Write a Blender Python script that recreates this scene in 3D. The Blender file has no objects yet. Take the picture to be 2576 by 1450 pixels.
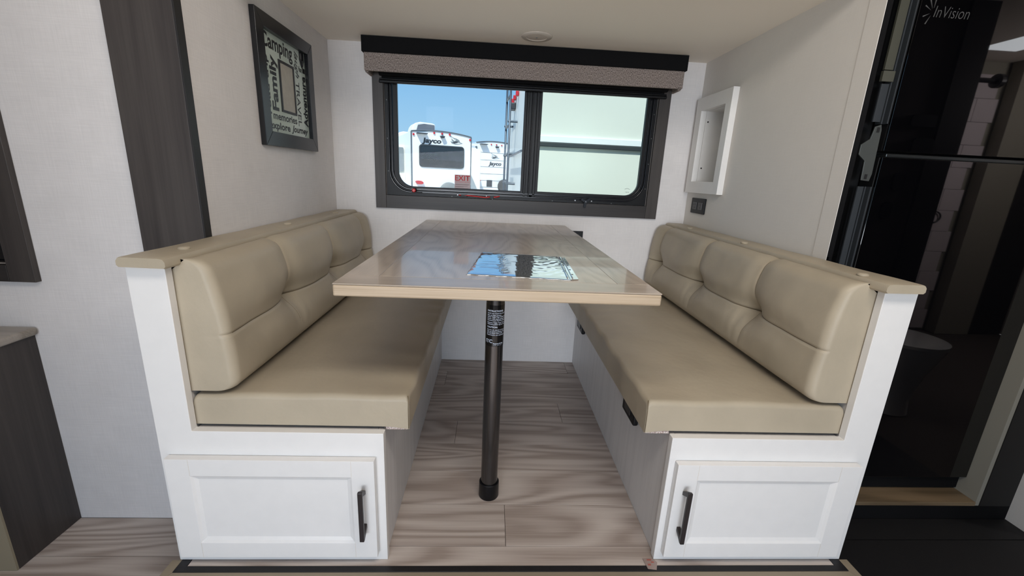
import bpy, bmesh, math, random
from mathutils import Vector, Matrix
random.seed(4)
PI = math.pi
SC = bpy.context.scene
COL = SC.collection

# ------------------------------------------------------------------ camera
cam_d = bpy.data.cameras.new('camera'); cam = bpy.data.objects.new('camera', cam_d); COL.objects.link(cam)
cam_d.sensor_width = 36.0; cam_d.sensor_fit = 'HORIZONTAL'; cam_d.lens = 1070.0046 / 2576 * 36
cam_d.clip_start = 0.02; cam_d.clip_end = 400
def cam_rot(rx, ry, rz):
    return Matrix.Rotation(rz, 3, 'Z') @ Matrix.Rotation(rx, 3, 'X') @ Matrix.Rotation(ry, 3, 'Y')
RR = cam_rot(-0.257191, -0.0470877, -0.0548302)
M3 = Matrix((RR.col[0], RR.col[2], -RR.col[1])).transposed()
cam.matrix_world = Matrix.Translation((0, -0.9037, 0.9826)) @ M3.to_4x4()
SC.camera = cam

# ------------------------------------------------------------------ sky, sun, fill lamps, exposure
vs = SC.view_settings
vs.view_transform = 'Standard'; vs.look = 'None'; vs.gamma = 1; vs.exposure = 0.26
vs.use_curve_mapping = False
world = bpy.data.worlds.new('sky'); SC.world = world; world.use_nodes = True
wn = world.node_tree; wn.nodes.clear()
w_out = wn.nodes.new('ShaderNodeOutputWorld'); w_bg = wn.nodes.new('ShaderNodeBackground')
w_tc = wn.nodes.new('ShaderNodeTexCoord'); w_sp = wn.nodes.new('ShaderNodeSeparateXYZ'); w_cr = wn.nodes.new('ShaderNodeValToRGB')
wn.links.new(w_tc.outputs['Generated'], w_sp.inputs[0]); wn.links.new(w_sp.outputs['Z'], w_cr.inputs[0])
e = w_cr.color_ramp.elements
e[0].position = 0.0; e[0].color = (0.50, 0.74, 0.93, 1)
e[1].position = 0.8; e[1].color = (0.08, 0.23, 0.62, 1)
k = e.new(0.22); k.color = (0.24, 0.52, 0.86, 1)
wn.links.new(w_cr.outputs[0], w_bg.inputs[0]); w_bg.inputs[1].default_value = 0.89
wn.links.new(w_bg.outputs[0], w_out.inputs[0])

sun_d = bpy.data.lights.new('sun', 'SUN'); sun_d.energy = 4.7; sun_d.angle = 0.009; sun_d.color = (1, 0.97, 0.92)
sun = bpy.data.objects.new('sun', sun_d); COL.objects.link(sun)
sun.rotation_euler = Vector((0.053, 0.147, -0.2)).to_track_quat('-Z', 'Y').to_euler()

def area(name, loc, to, sx, sy, power, color, spread=PI):
    d = bpy.data.lights.new(name, 'AREA'); d.shape = 'RECTANGLE'; d.size = sx; d.size_y = sy
    d.energy = power; d.color = color; d.spread = spread
    o = bpy.data.objects.new(name, d); COL.objects.link(o); o.location = loc
    o.rotation_euler = (Vector(to) - Vector(loc)).to_track_quat('-Z', 'Z').to_euler()
    return o
# unseen panels added behind the camera: broad front fill, small one mirrored in the pane
area('front_fill_panel', (-0.7, -7.0, 0.75), (0.1, 1.2, 0.75), 3.0, 1.5, 15.5, (0.88, 0.93, 1.0), spread=math.radians(50))
area('pane_ghost_lamp', (-0.66, -2.02, 1.62), (-0.66, 0, 1.62), 0.32, 0.24, 0.9, (0.95, 0.97, 1.0))
# unseen warm fill added under the cabin ceiling to lift seats and table
area('ceiling_fill', (0.25, -0.80, 1.92), (0.2, 0.1, 0), 1.3, 0.5, 19, (1.0, 0.93, 0.85))
# portal in the dinette window so that the sky is sampled through it
pt = area('dinette_window_portal', (0.13, 1.30, 1.13), (0.13, 0, 1.13), 1.30, 0.56, 1, (1, 1, 1))
pt.data.cycles.is_portal = True

# ------------------------------------------------------------------ material helpers
def new_mat(name):
    m = bpy.data.materials.new(name); m.use_nodes = True
    nt = m.node_tree; return m, nt, nt.nodes['Principled BSDF']
def lin(c):
    return tuple((x/255/12.92 if x/255 <= 0.04045 else ((x/255+0.055)/1.055)**2.4) for x in c) + (1,)
def pbr(name, c, rough=0.5, metal=0.0, spec=0.5, coat=0.0, noise=0, bump=0, bscale=200):
    m, nt, b = new_mat(name)
    b.inputs['Base Color'].default_value = lin(c); b.inputs['Roughness'].default_value = rough
    b.inputs['Metallic'].default_value = metal; b.inputs['Specular IOR Level'].default_value = spec
    b.inputs['Coat Weight'].default_value = coat
    if noise or bump:
        g = nt.nodes.new('ShaderNodeNewGeometry'); n = nt.nodes.new('ShaderNodeTexNoise')
        n.inputs['Scale'].default_value = bscale; n.inputs['Detail'].default_value = 4
        nt.links.new(g.outputs['Position'], n.inputs['Vector'])
        if noise:
            r = nt.nodes.new('ShaderNodeValToRGB'); r.color_ramp.elements[0].position = 0.3; r.color_ramp.elements[1].position = 0.7
            a = lin(c); r.color_ramp.elements[0].color = tuple(v*(1-noise) for v in a[:3])+(1,)
            r.color_ramp.elements[1].color = tuple(min(1, v*(1+noise)) for v in a[:3])+(1,)
            nt.links.new(n.outputs[0], r.inputs[0]); nt.links.new(r.outputs[0], b.inputs['Base Color'])
        if bump:
            bp = nt.nodes.new('ShaderNodeBump'); bp.inputs['Strength'].default_value = bump; bp.inputs['Distance'].default_value = 0.002
            nt.links.new(n.outputs[0], bp.inputs['Height']); nt.links.new(bp.outputs[0], b.inputs['Normal'])
    return m
def math_n(nt, op, a=None, b=None, va=None, vb=None):
    n = nt.nodes.new('ShaderNodeMath'); n.operation = op
    if a is not None: nt.links.new(a, n.inputs[0])
    elif va is not None: n.inputs[0].default_value = va
    if b is not None: nt.links.new(b, n.inputs[1])
    elif vb is not None: n.inputs[1].default_value = vb
    return n.outputs[0]
def linen(name, c, amt=0.07, rough=0.75, big=0.03):
    """wall paper with a fine woven look: horizontal and vertical threads"""
    m, nt, b = new_mat(name)
    g = nt.nodes.new('ShaderNodeNewGeometry'); s = nt.nodes.new('ShaderNodeSeparateXYZ'); nt.links.new(g.outputs['Position'], s.inputs[0])
    h = math_n(nt, 'ADD', s.outputs[0], s.outputs[1])
    def thr(sh, sz, seed):
        c_ = nt.nodes.new('ShaderNodeCombineXYZ')
        nt.links.new(math_n(nt, 'MULTIPLY', h, vb=sh), c_.inputs[0]); nt.links.new(math_n(nt, 'MULTIPLY', s.outputs[2], vb=sz), c_.inputs[1])
        c_.inputs[2].default_value = seed
        n = nt.nodes.new('ShaderNodeTexNoise'); n.inputs['Scale'].default_value = 1; n.inputs['Detail'].default_value = 3
        nt.links.new(c_.outputs[0], n.inputs['Vector']); return n.outputs[0]
    mix = math_n(nt, 'ADD', thr(14, 330, 0), thr(330, 14, 7)); mix = math_n(nt, 'ADD', mix, thr(9, 9, 3))
    f = math_n(nt, 'MULTIPLY_ADD', mix, vb=amt*2); f.node.inputs[2].default_value = 1 - 3*amt
    v = nt.nodes.new('ShaderNodeVectorMath'); v.operation = 'SCALE'; v.inputs[0].default_value = lin(c)[:3]
    nt.links.new(f, v.inputs['Scale']); nt.links.new(v.outputs[0], b.inputs['Base Color'])
    b.inputs['Roughness'].default_value = rough; b.inputs['Specular IOR Level'].default_value = 0.3
    bp = nt.nodes.new('ShaderNodeBump'); bp.inputs['Strength'].default_value = 0.12; bp.inputs['Distance'].default_value = 0.001
    nt.links.new(mix, bp.inputs['Height']); nt.links.new(bp.outputs[0], b.inputs['Normal'])
    return m
def wood(name, stops, axis='X', rough=0.45, ring=9.0, rs=(1.1, 9.0), fine=260, spec=0.4, fine_amt=0.35, rnd=True, bump=0.15, coat=0.0, ring_amt=0.6, mdw=None):
    shift = 0.0 if mdw is None else 0.53 - (ring_amt*.25+fine_amt*.5+mdw*.5)
    if mdw is None: mdw = 1.0-fine_amt-ring_amt*0.25
    """long grain along axis: contour lines of a stretched noise make the cathedrals, a finer one the pores"""
    m, nt, b = new_mat(name)
    g = nt.nodes.new('ShaderNodeNewGeometry'); s = nt.nodes.new('ShaderNodeSeparateXYZ')
    src = g.outputs['Position']
    if rnd:
        oi = nt.nodes.new('ShaderNodeObjectInfo'); cm = nt.nodes.new('ShaderNodeCombineXYZ')
        r = math_n(nt, 'MULTIPLY', oi.outputs['Random'], vb=37.0)
        for i in range(3): nt.links.new(r, cm.inputs[i])
        va = nt.nodes.new('ShaderNodeVectorMath'); va.operation = 'ADD'; nt.links.new(src, va.inputs[0]); nt.links.new(cm.outputs[0], va.inputs[1]); src = va.outputs[0]
    nt.links.new(src, s.inputs[0])
    ia = 'XYZ'.index(axis); others = [i for i in range(3) if i != ia]
    a = s.outputs[ia]; o1, o2 = s.outputs[others[0]], s.outputs[others[1]]
    def nz(sa, so, det, dist=0.0):
        c = nt.nodes.new('ShaderNodeCombineXYZ')
        nt.links.new(math_n(nt, 'MULTIPLY', a, vb=sa), c.inputs[0]); nt.links.new(math_n(nt, 'MULTIPLY', o1, vb=so), c.inputs[1]); nt.links.new(math_n(nt, 'MULTIPLY', o2, vb=so), c.inputs[2])
        n = nt.nodes.new('ShaderNodeTexNoise'); n.inputs['Scale'].default_value = 1; n.inputs['Detail'].default_value = det; n.inputs['Distortion'].default_value = dist
        nt.links.new(c.outputs[0], n.inputs['Vector']); return n.outputs[0]
    base = nz(rs[0], rs[1], 2.0, 0.3)
    rg = math_n(nt, 'SINE', math_n(nt, 'MULTIPLY', base, vb=ring*2*PI))
    rg = math_n(nt, 'MULTIPLY_ADD', rg, vb=0.5); rg.node.inputs[2].default_value = 0.5
    fn = nz(5.0, fine, 3.0); md = nz(1.6, 30, 3.0)
    t = math_n(nt, 'MULTIPLY', rg, vb=ring_amt*0.5)
    t = math_n(nt, 'ADD', t, math_n(nt, 'MULTIPLY', fn, vb=fine_amt))
    t = math_n(nt, 'ADD', t, math_n(nt, 'MULTIPLY', md, vb=mdw))
    t = math_n(nt, 'ADD', t, vb=shift)
    cr = nt.nodes.new('ShaderNodeValToRGB'); el = cr.color_ramp.elements
    el[0].position = 0.32; el[0].color = lin(stops[0]); el[1].position = 0.74; el[1].color = lin(stops[-1])
    for i, c in enumerate(stops[1:-1]):
        k = el.new(0.32 + 0.42*(i+1)/(len(stops)-1)); k.color = lin(c)
    nt.links.new(t, cr.inputs[0]); col = cr.outputs[0]
    if rnd:
        hs = nt.nodes.new('ShaderNodeHueSaturation'); hs.inputs['Saturation'].default_value = 1
        vv = math_n(nt, 'MULTIPLY_ADD', oi.outputs['Random'], vb=0.16); vv.node.inputs[2].default_value = 0.92
        nt.links.new(vv, hs.inputs['Value']); nt.links.new(col, hs.inputs['Color']); col = hs.outputs[0]
    nt.links.new(col, b.inputs['Base Color'])
    b.inputs['Roughness'].default_value = rough; b.inputs['Specular IOR Level'].default_value = spec; b.inputs['Coat Weight'].default_value = coat
    bp = nt.nodes.new('ShaderNodeBump'); bp.inputs['Strength'].default_value = bump; bp.inputs['Distance'].default_value = 0.0006
    nt.links.new(t, bp.inputs['Height']); nt.links.new(bp.outputs[0], b.inputs['Normal'])
    return m
def glass(name, tint, gloss_rough=0.0, ior=1.13):
    m, nt, b = new_mat(name); nt.nodes.remove(b)
    out = [n for n in nt.nodes if n.type == 'OUTPUT_MATERIAL'][0]
    t = nt.nodes.new('ShaderNodeBsdfTransparent'); t.inputs[0].default_value = tint + (1,)
    g = nt.nodes.new('ShaderNodeBsdfGlossy'); g.inputs['Roughness'].default_value = gloss_rough
    f = nt.nodes.new('ShaderNodeFresnel'); f.inputs['IOR'].default_value = ior
    mx = nt.nodes.new('ShaderNodeMixShader')
    nt.links.new(f.outputs[0], mx.inputs[0]); nt.links.new(t.outputs[0], mx.inputs[1]); nt.links.new(g.outputs[0], mx.inputs[2]); nt.links.new(mx.outputs[0], out.inputs[0])
    return m
def speckle(name, c1, c2, scale, rough=0.95, bump=0.6, stretch=(1, 1, 1)):
    m, nt, b = new_mat(name)
    g = nt.nodes.new('ShaderNodeNewGeometry'); mp = nt.nodes.new('ShaderNodeMapping'); mp.inputs['Scale'].default_value = stretch
    n = nt.nodes.new('ShaderNodeTexNoise'); n.inputs['Scale'].default_value = scale; n.inputs['Detail'].default_value = 2; n.inputs['Roughness'].default_value = 0.7
    nt.links.new(g.outputs['Position'], mp.inputs[0]); nt.links.new(mp.outputs[0], n.inputs['Vector'])
    r = nt.nodes.new('ShaderNodeValToRGB'); r.color_ramp.elements[0].position = 0.38; r.color_ramp.elements[1].position = 0.62
    r.color_ramp.elements[0].color = lin(c1); r.color_ramp.elements[1].color = lin(c2)
    nt.links.new(n.outputs[0], r.inputs[0]); nt.links.new(r.outputs[0], b.inputs['Base Color']); b.inputs['Roughness'].default_value = rough
    bp = nt.nodes.new('ShaderNodeBump'); bp.inputs['Strength'].default_value = bump; bp.inputs['Distance'].default_value = 0.002
    nt.links.new(n.outputs[0], bp.inputs['Height']); nt.links.new(bp.outputs[0], b.inputs['Normal'])
    return m

M = {}
M['wall'] = linen('linen_wallpaper', (224, 220, 218))
M['wall_plain'] = linen('side_wallboard', (221, 217, 211), amt=0.03)
M['ceiling'] = pbr('ceiling_vinyl', (243, 235, 223), 0.8, noise=0.02, bump=0.1, bscale=500)
M['white'] = pbr('white_cabinet_foil', (233, 231, 228), 0.38, spec=0.4, noise=0.012, bscale=30)
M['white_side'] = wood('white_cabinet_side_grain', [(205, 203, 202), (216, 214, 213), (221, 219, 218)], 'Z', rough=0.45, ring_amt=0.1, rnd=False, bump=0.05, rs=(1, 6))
M['edge_tan'] = pbr('cut_edge_foil', (214, 204, 188), 0.5)
M['dark_wood'] = wood('charcoal_wood_foil', [(48, 44, 43), (62, 57, 55), (72, 67, 64)], 'Z', rough=0.45, ring=2.5, rs=(0.35, 12), ring_amt=0.3, fine=180, rnd=True, bump=0.1, spec=0.4)
M['dark_wood_x'] = wood('charcoal_wood_foil_across', [(38, 35, 34), (50, 46, 45), (59, 55, 53)], 'X', rough=0.45, ring=2.5, rs=(0.35, 12), ring_amt=0.3, fine=180, rnd=True, bump=0.1, spec=0.4)
M['dark_edge'] = pbr('charcoal_edge', (30, 28, 28), 0.5)
M['black'] = pbr('black_plastic', (12, 12, 15), 0.42, spec=0.28)
M['black_matte'] = pbr('matte_black_board', (8, 8, 10), 0.8, spec=0.2, bump=0.2, bscale=300)
M['black_metal'] = pbr('satin_black_metal', (30, 29, 30), 0.33, spec=0.6)
M['black_gloss'] = pbr('black_frame_gloss', (14, 16, 24), 0.22, spec=0.45)
M['bronze'] = pbr('dark_bronze_handle', (46, 41, 42), 0.38, metal=0.3)
M['pole'] = pbr('black_anodised_tube', (92, 91, 92), 0.2, metal=0.95)
M['floor'] = wood('greige_vinyl_plank', [(163, 149, 139), (182, 169, 160), (193, 181, 172), (204, 193, 184)], 'X', rough=0.5, ring=13, rs=(0.75, 5.0), ring_amt=0.72, fine=190, mdw=0.20, bump=0.15, spec=0.35)
M['gap'] = pbr('plank_joint_dark', (74, 66, 60), 0.8)
M['oak'] = wood('light_oak_top', [(160, 146, 130), (177, 162, 146), (186, 171, 155), (190, 177, 161)], 'Y', rough=0.30, ring=16, rs=(1.1, 4.0), fine=300, mdw=0.22, bump=0.25, spec=0.9, rnd=True, coat=0.3, ring_amt=0.5)
M['oak_x'] = wood('light_oak_cross_grain', [(160, 146, 130), (177, 162, 146), (186, 171, 155), (190, 177, 161)], 'X', rough=0.30, ring=3, rs=(1.2, 12.0), fine=330, bump=0.25, spec=0.9, rnd=True, coat=0.3, ring_amt=0.3)
M['oak_edge'] = wood('light_oak_edge_band', [(158, 138, 114), (178, 158, 132), (187, 167, 142), (194, 176, 152)], 'X', rough=0.45, ring=3, rs=(1.4, 30), fine=420, bump=0.3, rnd=True, ring_amt=0.3, fine_amt=0.6)
M['sill_wood'] = wood('tan_wood_sill', [(96, 80, 60), (120, 102, 78), (134, 114, 88)], 'X', rough=0.5, ring=4)
M['fabric'] = speckle('tweed_valance_fabric', (84, 73, 68), (178, 164, 156), 300, stretch=(1.7, 1, 0.6))
M['lining'] = speckle('frayed_lining', (150, 120, 110), (225, 215, 208), 300)
M['seam'] = pbr('vinyl_seam', (112, 98, 76), 0.55)
def vinyl(name, c):
    m, nt, b = new_mat(name)
    g = nt.nodes.new('ShaderNodeNewGeometry')
    n = nt.nodes.new('ShaderNodeTexNoise'); n.inputs['Scale'].default_value = 7; n.inputs['Detail'].default_value = 5; nt.links.new(g.outputs['Position'], n.inputs['Vector'])
    r = nt.nodes.new('ShaderNodeValToRGB'); a = lin(c); r.color_ramp.elements[0].position = .3; r.color_ramp.elements[1].position = .7
    r.color_ramp.elements[0].color = tuple(v*0.93 for v in a[:3])+(1,); r.color_ramp.elements[1].color = tuple(v*1.05 for v in a[:3])+(1,)
    nt.links.new(n.outputs[0], r.inputs[0]); nt.links.new(r.outputs[0], b.inputs['Base Color'])
    b.inputs['Roughness'].default_value = 0.46; b.inputs['Specular IOR Level'].default_value = 0.42
    v = nt.nodes.new('ShaderNodeTexVoronoi'); v.inputs['Scale'].default_value = 900; nt.links.new(g.outputs['Position'], v.inputs['Vector'])
    w = nt.nodes.new('ShaderNodeTexNoise'); w.inputs['Scale'].default_value = 16; w.inputs['Detail'].default_value = 3; nt.links.new(g.outputs['Position'], w.inputs['Vector'])
    b1 = nt.nodes.new('ShaderNodeBump'); b1.inputs['Strength'].default_value = 0.12; b1.inputs['Distance'].default_value = 0.0008; nt.links.new(v.outputs['Distance'], b1.inputs['Height'])
    b2 = nt.nodes.new('ShaderNodeBump'); b2.inputs['Strength'].default_value = 0.35; b2.inputs['Distance'].default_value = 0.006; nt.links.new(w.outputs[0], b2.inputs['Height'])
    nt.links.new(b1.outputs[0], b2.inputs['Normal']); nt.links.new(b2.outputs[0], b.inputs['Normal'])
    return m
M['vinyl'] = vinyl('taupe_vinyl', (177, 165, 144))
M['chrome'] = pbr('bright_rivet', (205, 208, 212), 0.3, metal=0.8)
M['red'] = pbr('red_plastic', (190, 30, 30), 0.35)
M['red_print'] = pbr('red_print', (178, 38, 44), 0.6)
M['grey_print'] = pbr('grey_print', (95, 80, 84), 0.7)
M['sticker'] = pbr('sticker_film', (176, 160, 162), 0.6)
M['white_print'] = pbr('white_print', (205, 212, 226), 0.5)
M['logo_grey'] = pbr('silver_print', (84, 84, 84), 0.4)
M['screw_dark'] = pbr('dark_screw_hole', (30, 22, 18), 0.5)
M['light_disc'] = pbr('ceiling_light_plastic', (214, 204, 192), 0.4)
M['frost'] = pbr('picture_board', (196, 208, 198), 0.12, spec=0.6)
M['photo_insert'] = pbr('picture_insert', (176, 170, 158), 0.25, noise=0.05, bscale=60)
M['picture_black'] = pbr('picture_frame_black', (22, 23, 26), 0.28, spec=0.5)
M['print_black'] = pbr('picture_lettering_black', (20, 20, 22), 0.4)
M['print_grey'] = pbr('picture_emblem_grey', (90, 90, 92), 0.4)
M['fridge_glass'] = pbr('black_mirror_glass', (5, 5, 7), 0.02, spec=0.8)
M['fridge_dark'] = pbr('fridge_dark_plastic', (10, 10, 12), 0.5)
M['hinge'] = pbr('hinge_steel', (92, 96, 94), 0.45, metal=0.6)
M['mat'] = pbr('black_rubber', (9, 9, 12), 0.6, bump=0.3, bscale=400)
M['foil'] = pbr('silver_film', (225, 230, 235), 0.045, metal=0.9)
M['strip_black'] = pbr('black_nosing', (26, 25, 27), 0.5, noise=0.2, bscale=60)
M['strip_beige'] = pbr('tan_nosing', (150, 138, 118), 0.5)
M['glass_left'] = glass('clear_pane', (0.90, 0.94, 0.95))
M['glass_right'] = glass('green_tinted_pane', (0.83, 0.885, 0.85))
M['dark_pane'] = pbr('dark_window_pane', (14, 14, 17), 0.06, spec=0.5)
M['rv_white'] = pbr('white_gelcoat', (232, 236, 238), 0.35)
M['rv_side'] = pbr('ivory_gelcoat', (236, 234, 222), 0.4)
M['rv_line'] = pbr('panel_groove', (120, 126, 130), 0.6)
M['rv_trim'] = pbr('grey_trim', (96, 104, 110), 0.5)
M['rv_dark'] = pbr('rv_dark_grey', (52, 56, 60), 0.5)
M['rv_grey'] = pbr('rv_mid_grey', (128, 136, 138), 0.5)
M['rv_pane'] = pbr('rv_tinted_pane', (30, 34, 40), 0.03, spec=0.8)
M['rv_metal'] = pbr('aluminium_rail', (240, 243, 248), 0.3)
M['rv_red'] = pbr('red_lens', (190, 40, 50), 0.3)
M['rv_blue'] = pbr('blue_label', (40, 80, 190), 0.5)
M['tire'] = pbr('tyre_rubber', (60, 62, 62), 0.8)
M['tire_cover'] = pbr('grey_tyre_cover', (120, 126, 124), 0.6)
M['ac'] = pbr('air_conditioner_white', (225, 225, 220), 0.5)
M['ladder'] = pbr('ladder_tube', (78, 88, 98), 0.4, metal=0.5)
M['neighbour'] = pbr('neighbour_wall_gelcoat', (226, 228, 221), 0.45)
M['gravel'] = pbr('gravel', (222, 211, 194), 0.95, noise=0.15, bump=0.5, bscale=30)
M['tile'] = pbr('white_wall_tile', (215, 205, 208), 0.25)
M['porcelain'] = pbr('porcelain', (225, 225, 230), 0.15)
M['olive_wall'] = pbr('bath_wall_olive', (150, 146, 132), 0.7)
M['cabin_wall'] = pbr('cabin_wall_taupe', (205, 198, 190), 0.7)
M['dark_panel'] = pbr('dark_cabinet_panel', (24, 22, 21), 0.6)

# ------------------------------------------------------------------ geometry helpers
def box(bm, x0, x1, y0, y1, z0, z1, bevel=0.0, seg=2):
    v = [bm.verts.new(p) for p in ((x0,y0,z0),(x1,y0,z0),(x1,y1,z0),(x0,y1,z0),(x0,y0,z1),(x1,y0,z1),(x1,y1,z1),(x0,y1,z1))]
    fs = [bm.faces.new([v[i] for i in q]) for q in ((0,3,2,1),(4,5,6,7),(0,1,5,4),(1,2,6,5),(2,3,7,6),(3,0,4,7))]
    if bevel:
        es = set(); [es.update(f.edges) for f in fs]
        bmesh.ops.bevel(bm, geom=list(es), offset=bevel, segments=seg, profile=0.5, affect='EDGES')
    return v
def BOX(*a, **k):
    bm = bmesh.new(); box(bm, *a, **k); return bm
def tube(bm, pts, r, seg=12, cap=True):
    pts = [Vector(p) for p in pts]; rings = []
    for i, p in enumerate(pts):
        d = (pts[min(i+1, len(pts)-1)] - pts[max(i-1, 0)]).normalized()
        u = d.orthogonal().normalized() if i == 0 else (rings_u - d*(rings_u.dot(d))).normalized()
        rings_u = u; w = d.cross(u); rr = r[i] if isinstance(r, (list, tuple)) else r
        rings.append([bm.verts.new(p + (u*math.cos(2*PI*j/seg) + w*math.sin(2*PI*j/seg))*rr) for j in range(seg)])
    for a, b in zip(rings, rings[1:]):
        for j in range(seg): bm.faces.new((a[j], a[(j+1) % seg], b[(j+1) % seg], b[j]))
    if cap: bm.faces.new(rings[0][::-1]); bm.faces.new(rings[-1])
def TUBE(*a, **k):
    bm = bmesh.new(); tube(bm, *a, **k); return bm
def lathe(bm, prof, centre, axis='Z', seg=32):
    """prof: list of (radius, height) from one end to the other"""
    c = Vector(centre); rings = []
    for r, h in prof:
        ring = []
        for j in range(seg):
            a = 2*PI*j/seg; x, y = r*math.cos(a), r*math.sin(a)
            p = {'Z': (x, y, h), 'Y': (x, h, y), 'X': (h, x, y)}[axis]
            ring.append(bm.verts.new(c + Vector(p)))
        rings.append(ring)
    for a, b in zip(rings, rings[1:]):
        for j in range(seg): bm.faces.new((a[j], a[(j+1) % seg], b[(j+1) % seg], b[j]))
    bm.faces.new(rings[0][::-1]); bm.faces.new(rings[-1])
def LATHE(*a, **k):
    bm = bmesh.new(); lathe(bm, *a, **k); return bm
def rrect(x0, x1, z0, z1, radii, n=8):
    """rounded rectangle outline, radii = (bl, br, tr, tl), counter-clockwise"""
    out = []
    for (cx, cz, a0, r) in ((x0+radii[0], z0+radii[0], PI, radii[0]), (x1-radii[1], z0+radii[1], 1.5*PI, radii[1]), (x1-radii[2], z1-radii[2], 0, radii[2]), (x0+radii[3], z1-radii[3], .5*PI, radii[3])):
        for i in range(n+1):
            a = a0 + .5*PI*i/n; out.append((cx + r*math.cos(a), cz + r*math.sin(a)))
    return out
def ring(bm, outer, inner, y0, y1, plane='XZ'):
    """a flat ring between two outlines of the same count, from depth y0 to y1"""
    def P(q, y): return (q[0], y, q[1]) if plane == 'XZ' else ((y, q[0], q[1]) if plane == 'YZ' else (q[0], q[1], y))
    A = [bm.verts.new(P(q, y0)) for q in outer]; B = [bm.verts.new(P(q, y0)) for q in inner]
    C = [bm.verts.new(P(q, y1)) for q in outer]; D = [bm.verts.new(P(q, y1)) for q in inner]
    n = len(outer)
    for i in range(n):
        j = (i+1) % n
        bm.faces.new((A[i], A[j], B[j], B[i])); bm.faces.new((C[j], C[i], D[i], D[j]))
        bm.faces.new((A[j], A[i], C[i], C[j])); bm.faces.new((B[i], B[j], D[j], D[i]))
def prism(bm, outline, y0, y1, plane='XZ'):
    def P(q, y): return (q[0], y, q[1]) if plane == 'XZ' else ((y, q[0], q[1]) if plane == 'YZ' else (q[0], q[1], y))
    A = [bm.verts.new(P(q, y0)) for q in outline]; B = [bm.verts.new(P(q, y1)) for q in outline]
    n = len(outline); bm.faces.new(A[::-1]); bm.faces.new(B)
    for i in range(n):
        j = (i+1) % n; bm.faces.new((A[i], A[j], B[j], B[i]))
def PRISM(*a, **k):
    bm = bmesh.new(); prism(bm, *a, **k); return bm

def root_loc(o):
    v = Vector((0, 0, 0))
    while o is not None: v = v + o.location; o = o.parent
    return v
def obj(name, bm, mat, parent=None, smooth=False, local=False, origin=None, bevel=0.0):
    bmesh.ops.recalc_face_normals(bm, faces=bm.faces[:])
    me = bpy.data.meshes.new(name)
    if parent is not None:
        loc = Vector((0, 0, 0)); off = Vector((0, 0, 0)) if local else root_loc(parent)
    else:
        if origin is None:
            xs = [v.co for v in bm.verts]
            origin = ((min(c.x for c in xs)+max(c.x for c in xs))/2, (min(c.y for c in xs)+max(c.y for c in xs))/2, min(c.z for c in xs))
        loc = Vector(origin); off = loc
    if off.length: bmesh.ops.translate(bm, verts=bm.verts[:], vec=-off)
    if smooth:
        for f in bm.faces: f.smooth = True
    bm.to_mesh(me); bm.free()
    me.materials.append(mat)
    o = bpy.data.objects.new(name, me); COL.objects.link(o); o.location = loc
    if parent is not None: o.parent = parent
    if bevel:
        md = o.modifiers.new('bevel', 'BEVEL'); md.width = bevel; md.segments = 2; md.limit_method = 'ANGLE'
    if smooth == 'auto':
        try: me.set_sharp_from_angle(angle=math.radians(40))
        except Exception: pass
    return o
def tag(o, label=None, cat=None, group=None, kind=None):
    if label: o['label'] = label
    if cat: o['category'] = cat
    if group: o['group'] = group
    if kind: o['kind'] = kind
    return o
def thing(name, loc, label, cat, group=None, rz=0.0):
    o = bpy.data.objects.new(name, None); COL.objects.link(o); o.location = loc; o.rotation_euler = (0, 0, rz)
    o.empty_display_size = 0.1
    return tag(o, label, cat, group)
def structure(o, label=None): return tag(o, label, kind='structure')
def text_bm(s, size, bold=0.0, xs=1.0, shear=0.0, depth=0.0, align='CENTER', space=1.0):
    """lettering as a mesh in the XY plane"""
    cu = bpy.data.curves.new('lettering_curve', 'FONT'); cu.body = s; cu.size = size; cu.offset = bold; cu.shear = shear
    cu.extrude = depth; cu.align_x = align; cu.align_y = 'CENTER'; cu.resolution_u = 3; cu.space_character = space
    t = bpy.data.objects.new('lettering_tmp', cu); COL.objects.link(t)
    bpy.context.view_layer.update()
    me = bpy.data.meshes.new_from_object(t.evaluated_get(bpy.context.evaluated_depsgraph_get()))
    bm = bmesh.new(); bm.from_mesh(me)
    bpy.data.objects.remove(t); bpy.data.meshes.remove(me); bpy.data.curves.remove(cu)
    bmesh.ops.scale(bm, verts=bm.verts[:], vec=(xs, 1, 1))
    return bm
def place(bm, mtx): bmesh.ops.transform(bm, matrix=mtx, verts=bm.verts[:]); return bm
def basis(origin, x, y):
    x = Vector(x).normalized(); y = Vector(y).normalized(); z = x.cross(y)
    m = Matrix((x, y, z)).transposed().to_4x4(); return Matrix.Translation(origin) @ m
def fit_text(s, w, h, bold=0.0, shear=0.0):
    b = text_bm(s, 0.05, bold, 1.0, shear)
    xs = [v.co.x for v in b.verts]; ys = [v.co.y for v in b.verts]
    bmesh.ops.translate(b, verts=b.verts[:], vec=(-(min(xs)+max(xs))/2, -(min(ys)+max(ys))/2, 0))
    bmesh.ops.scale(b, verts=b.verts[:], vec=(w/(max(xs)-min(xs)), h/(max(ys)-min(ys)), 1)); return b
def merge(a, b):
    me = bpy.data.meshes.new('tmp_merge'); b.to_mesh(me); b.free(); a.from_mesh(me); bpy.data.meshes.remove(me); return a

# ================================================================== the setting
XL, XR, YB, ZC = -0.761, 0.982, 1.2533, 1.536
YW = 0.28; MF = -0.135; ZM = 1.95
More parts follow.
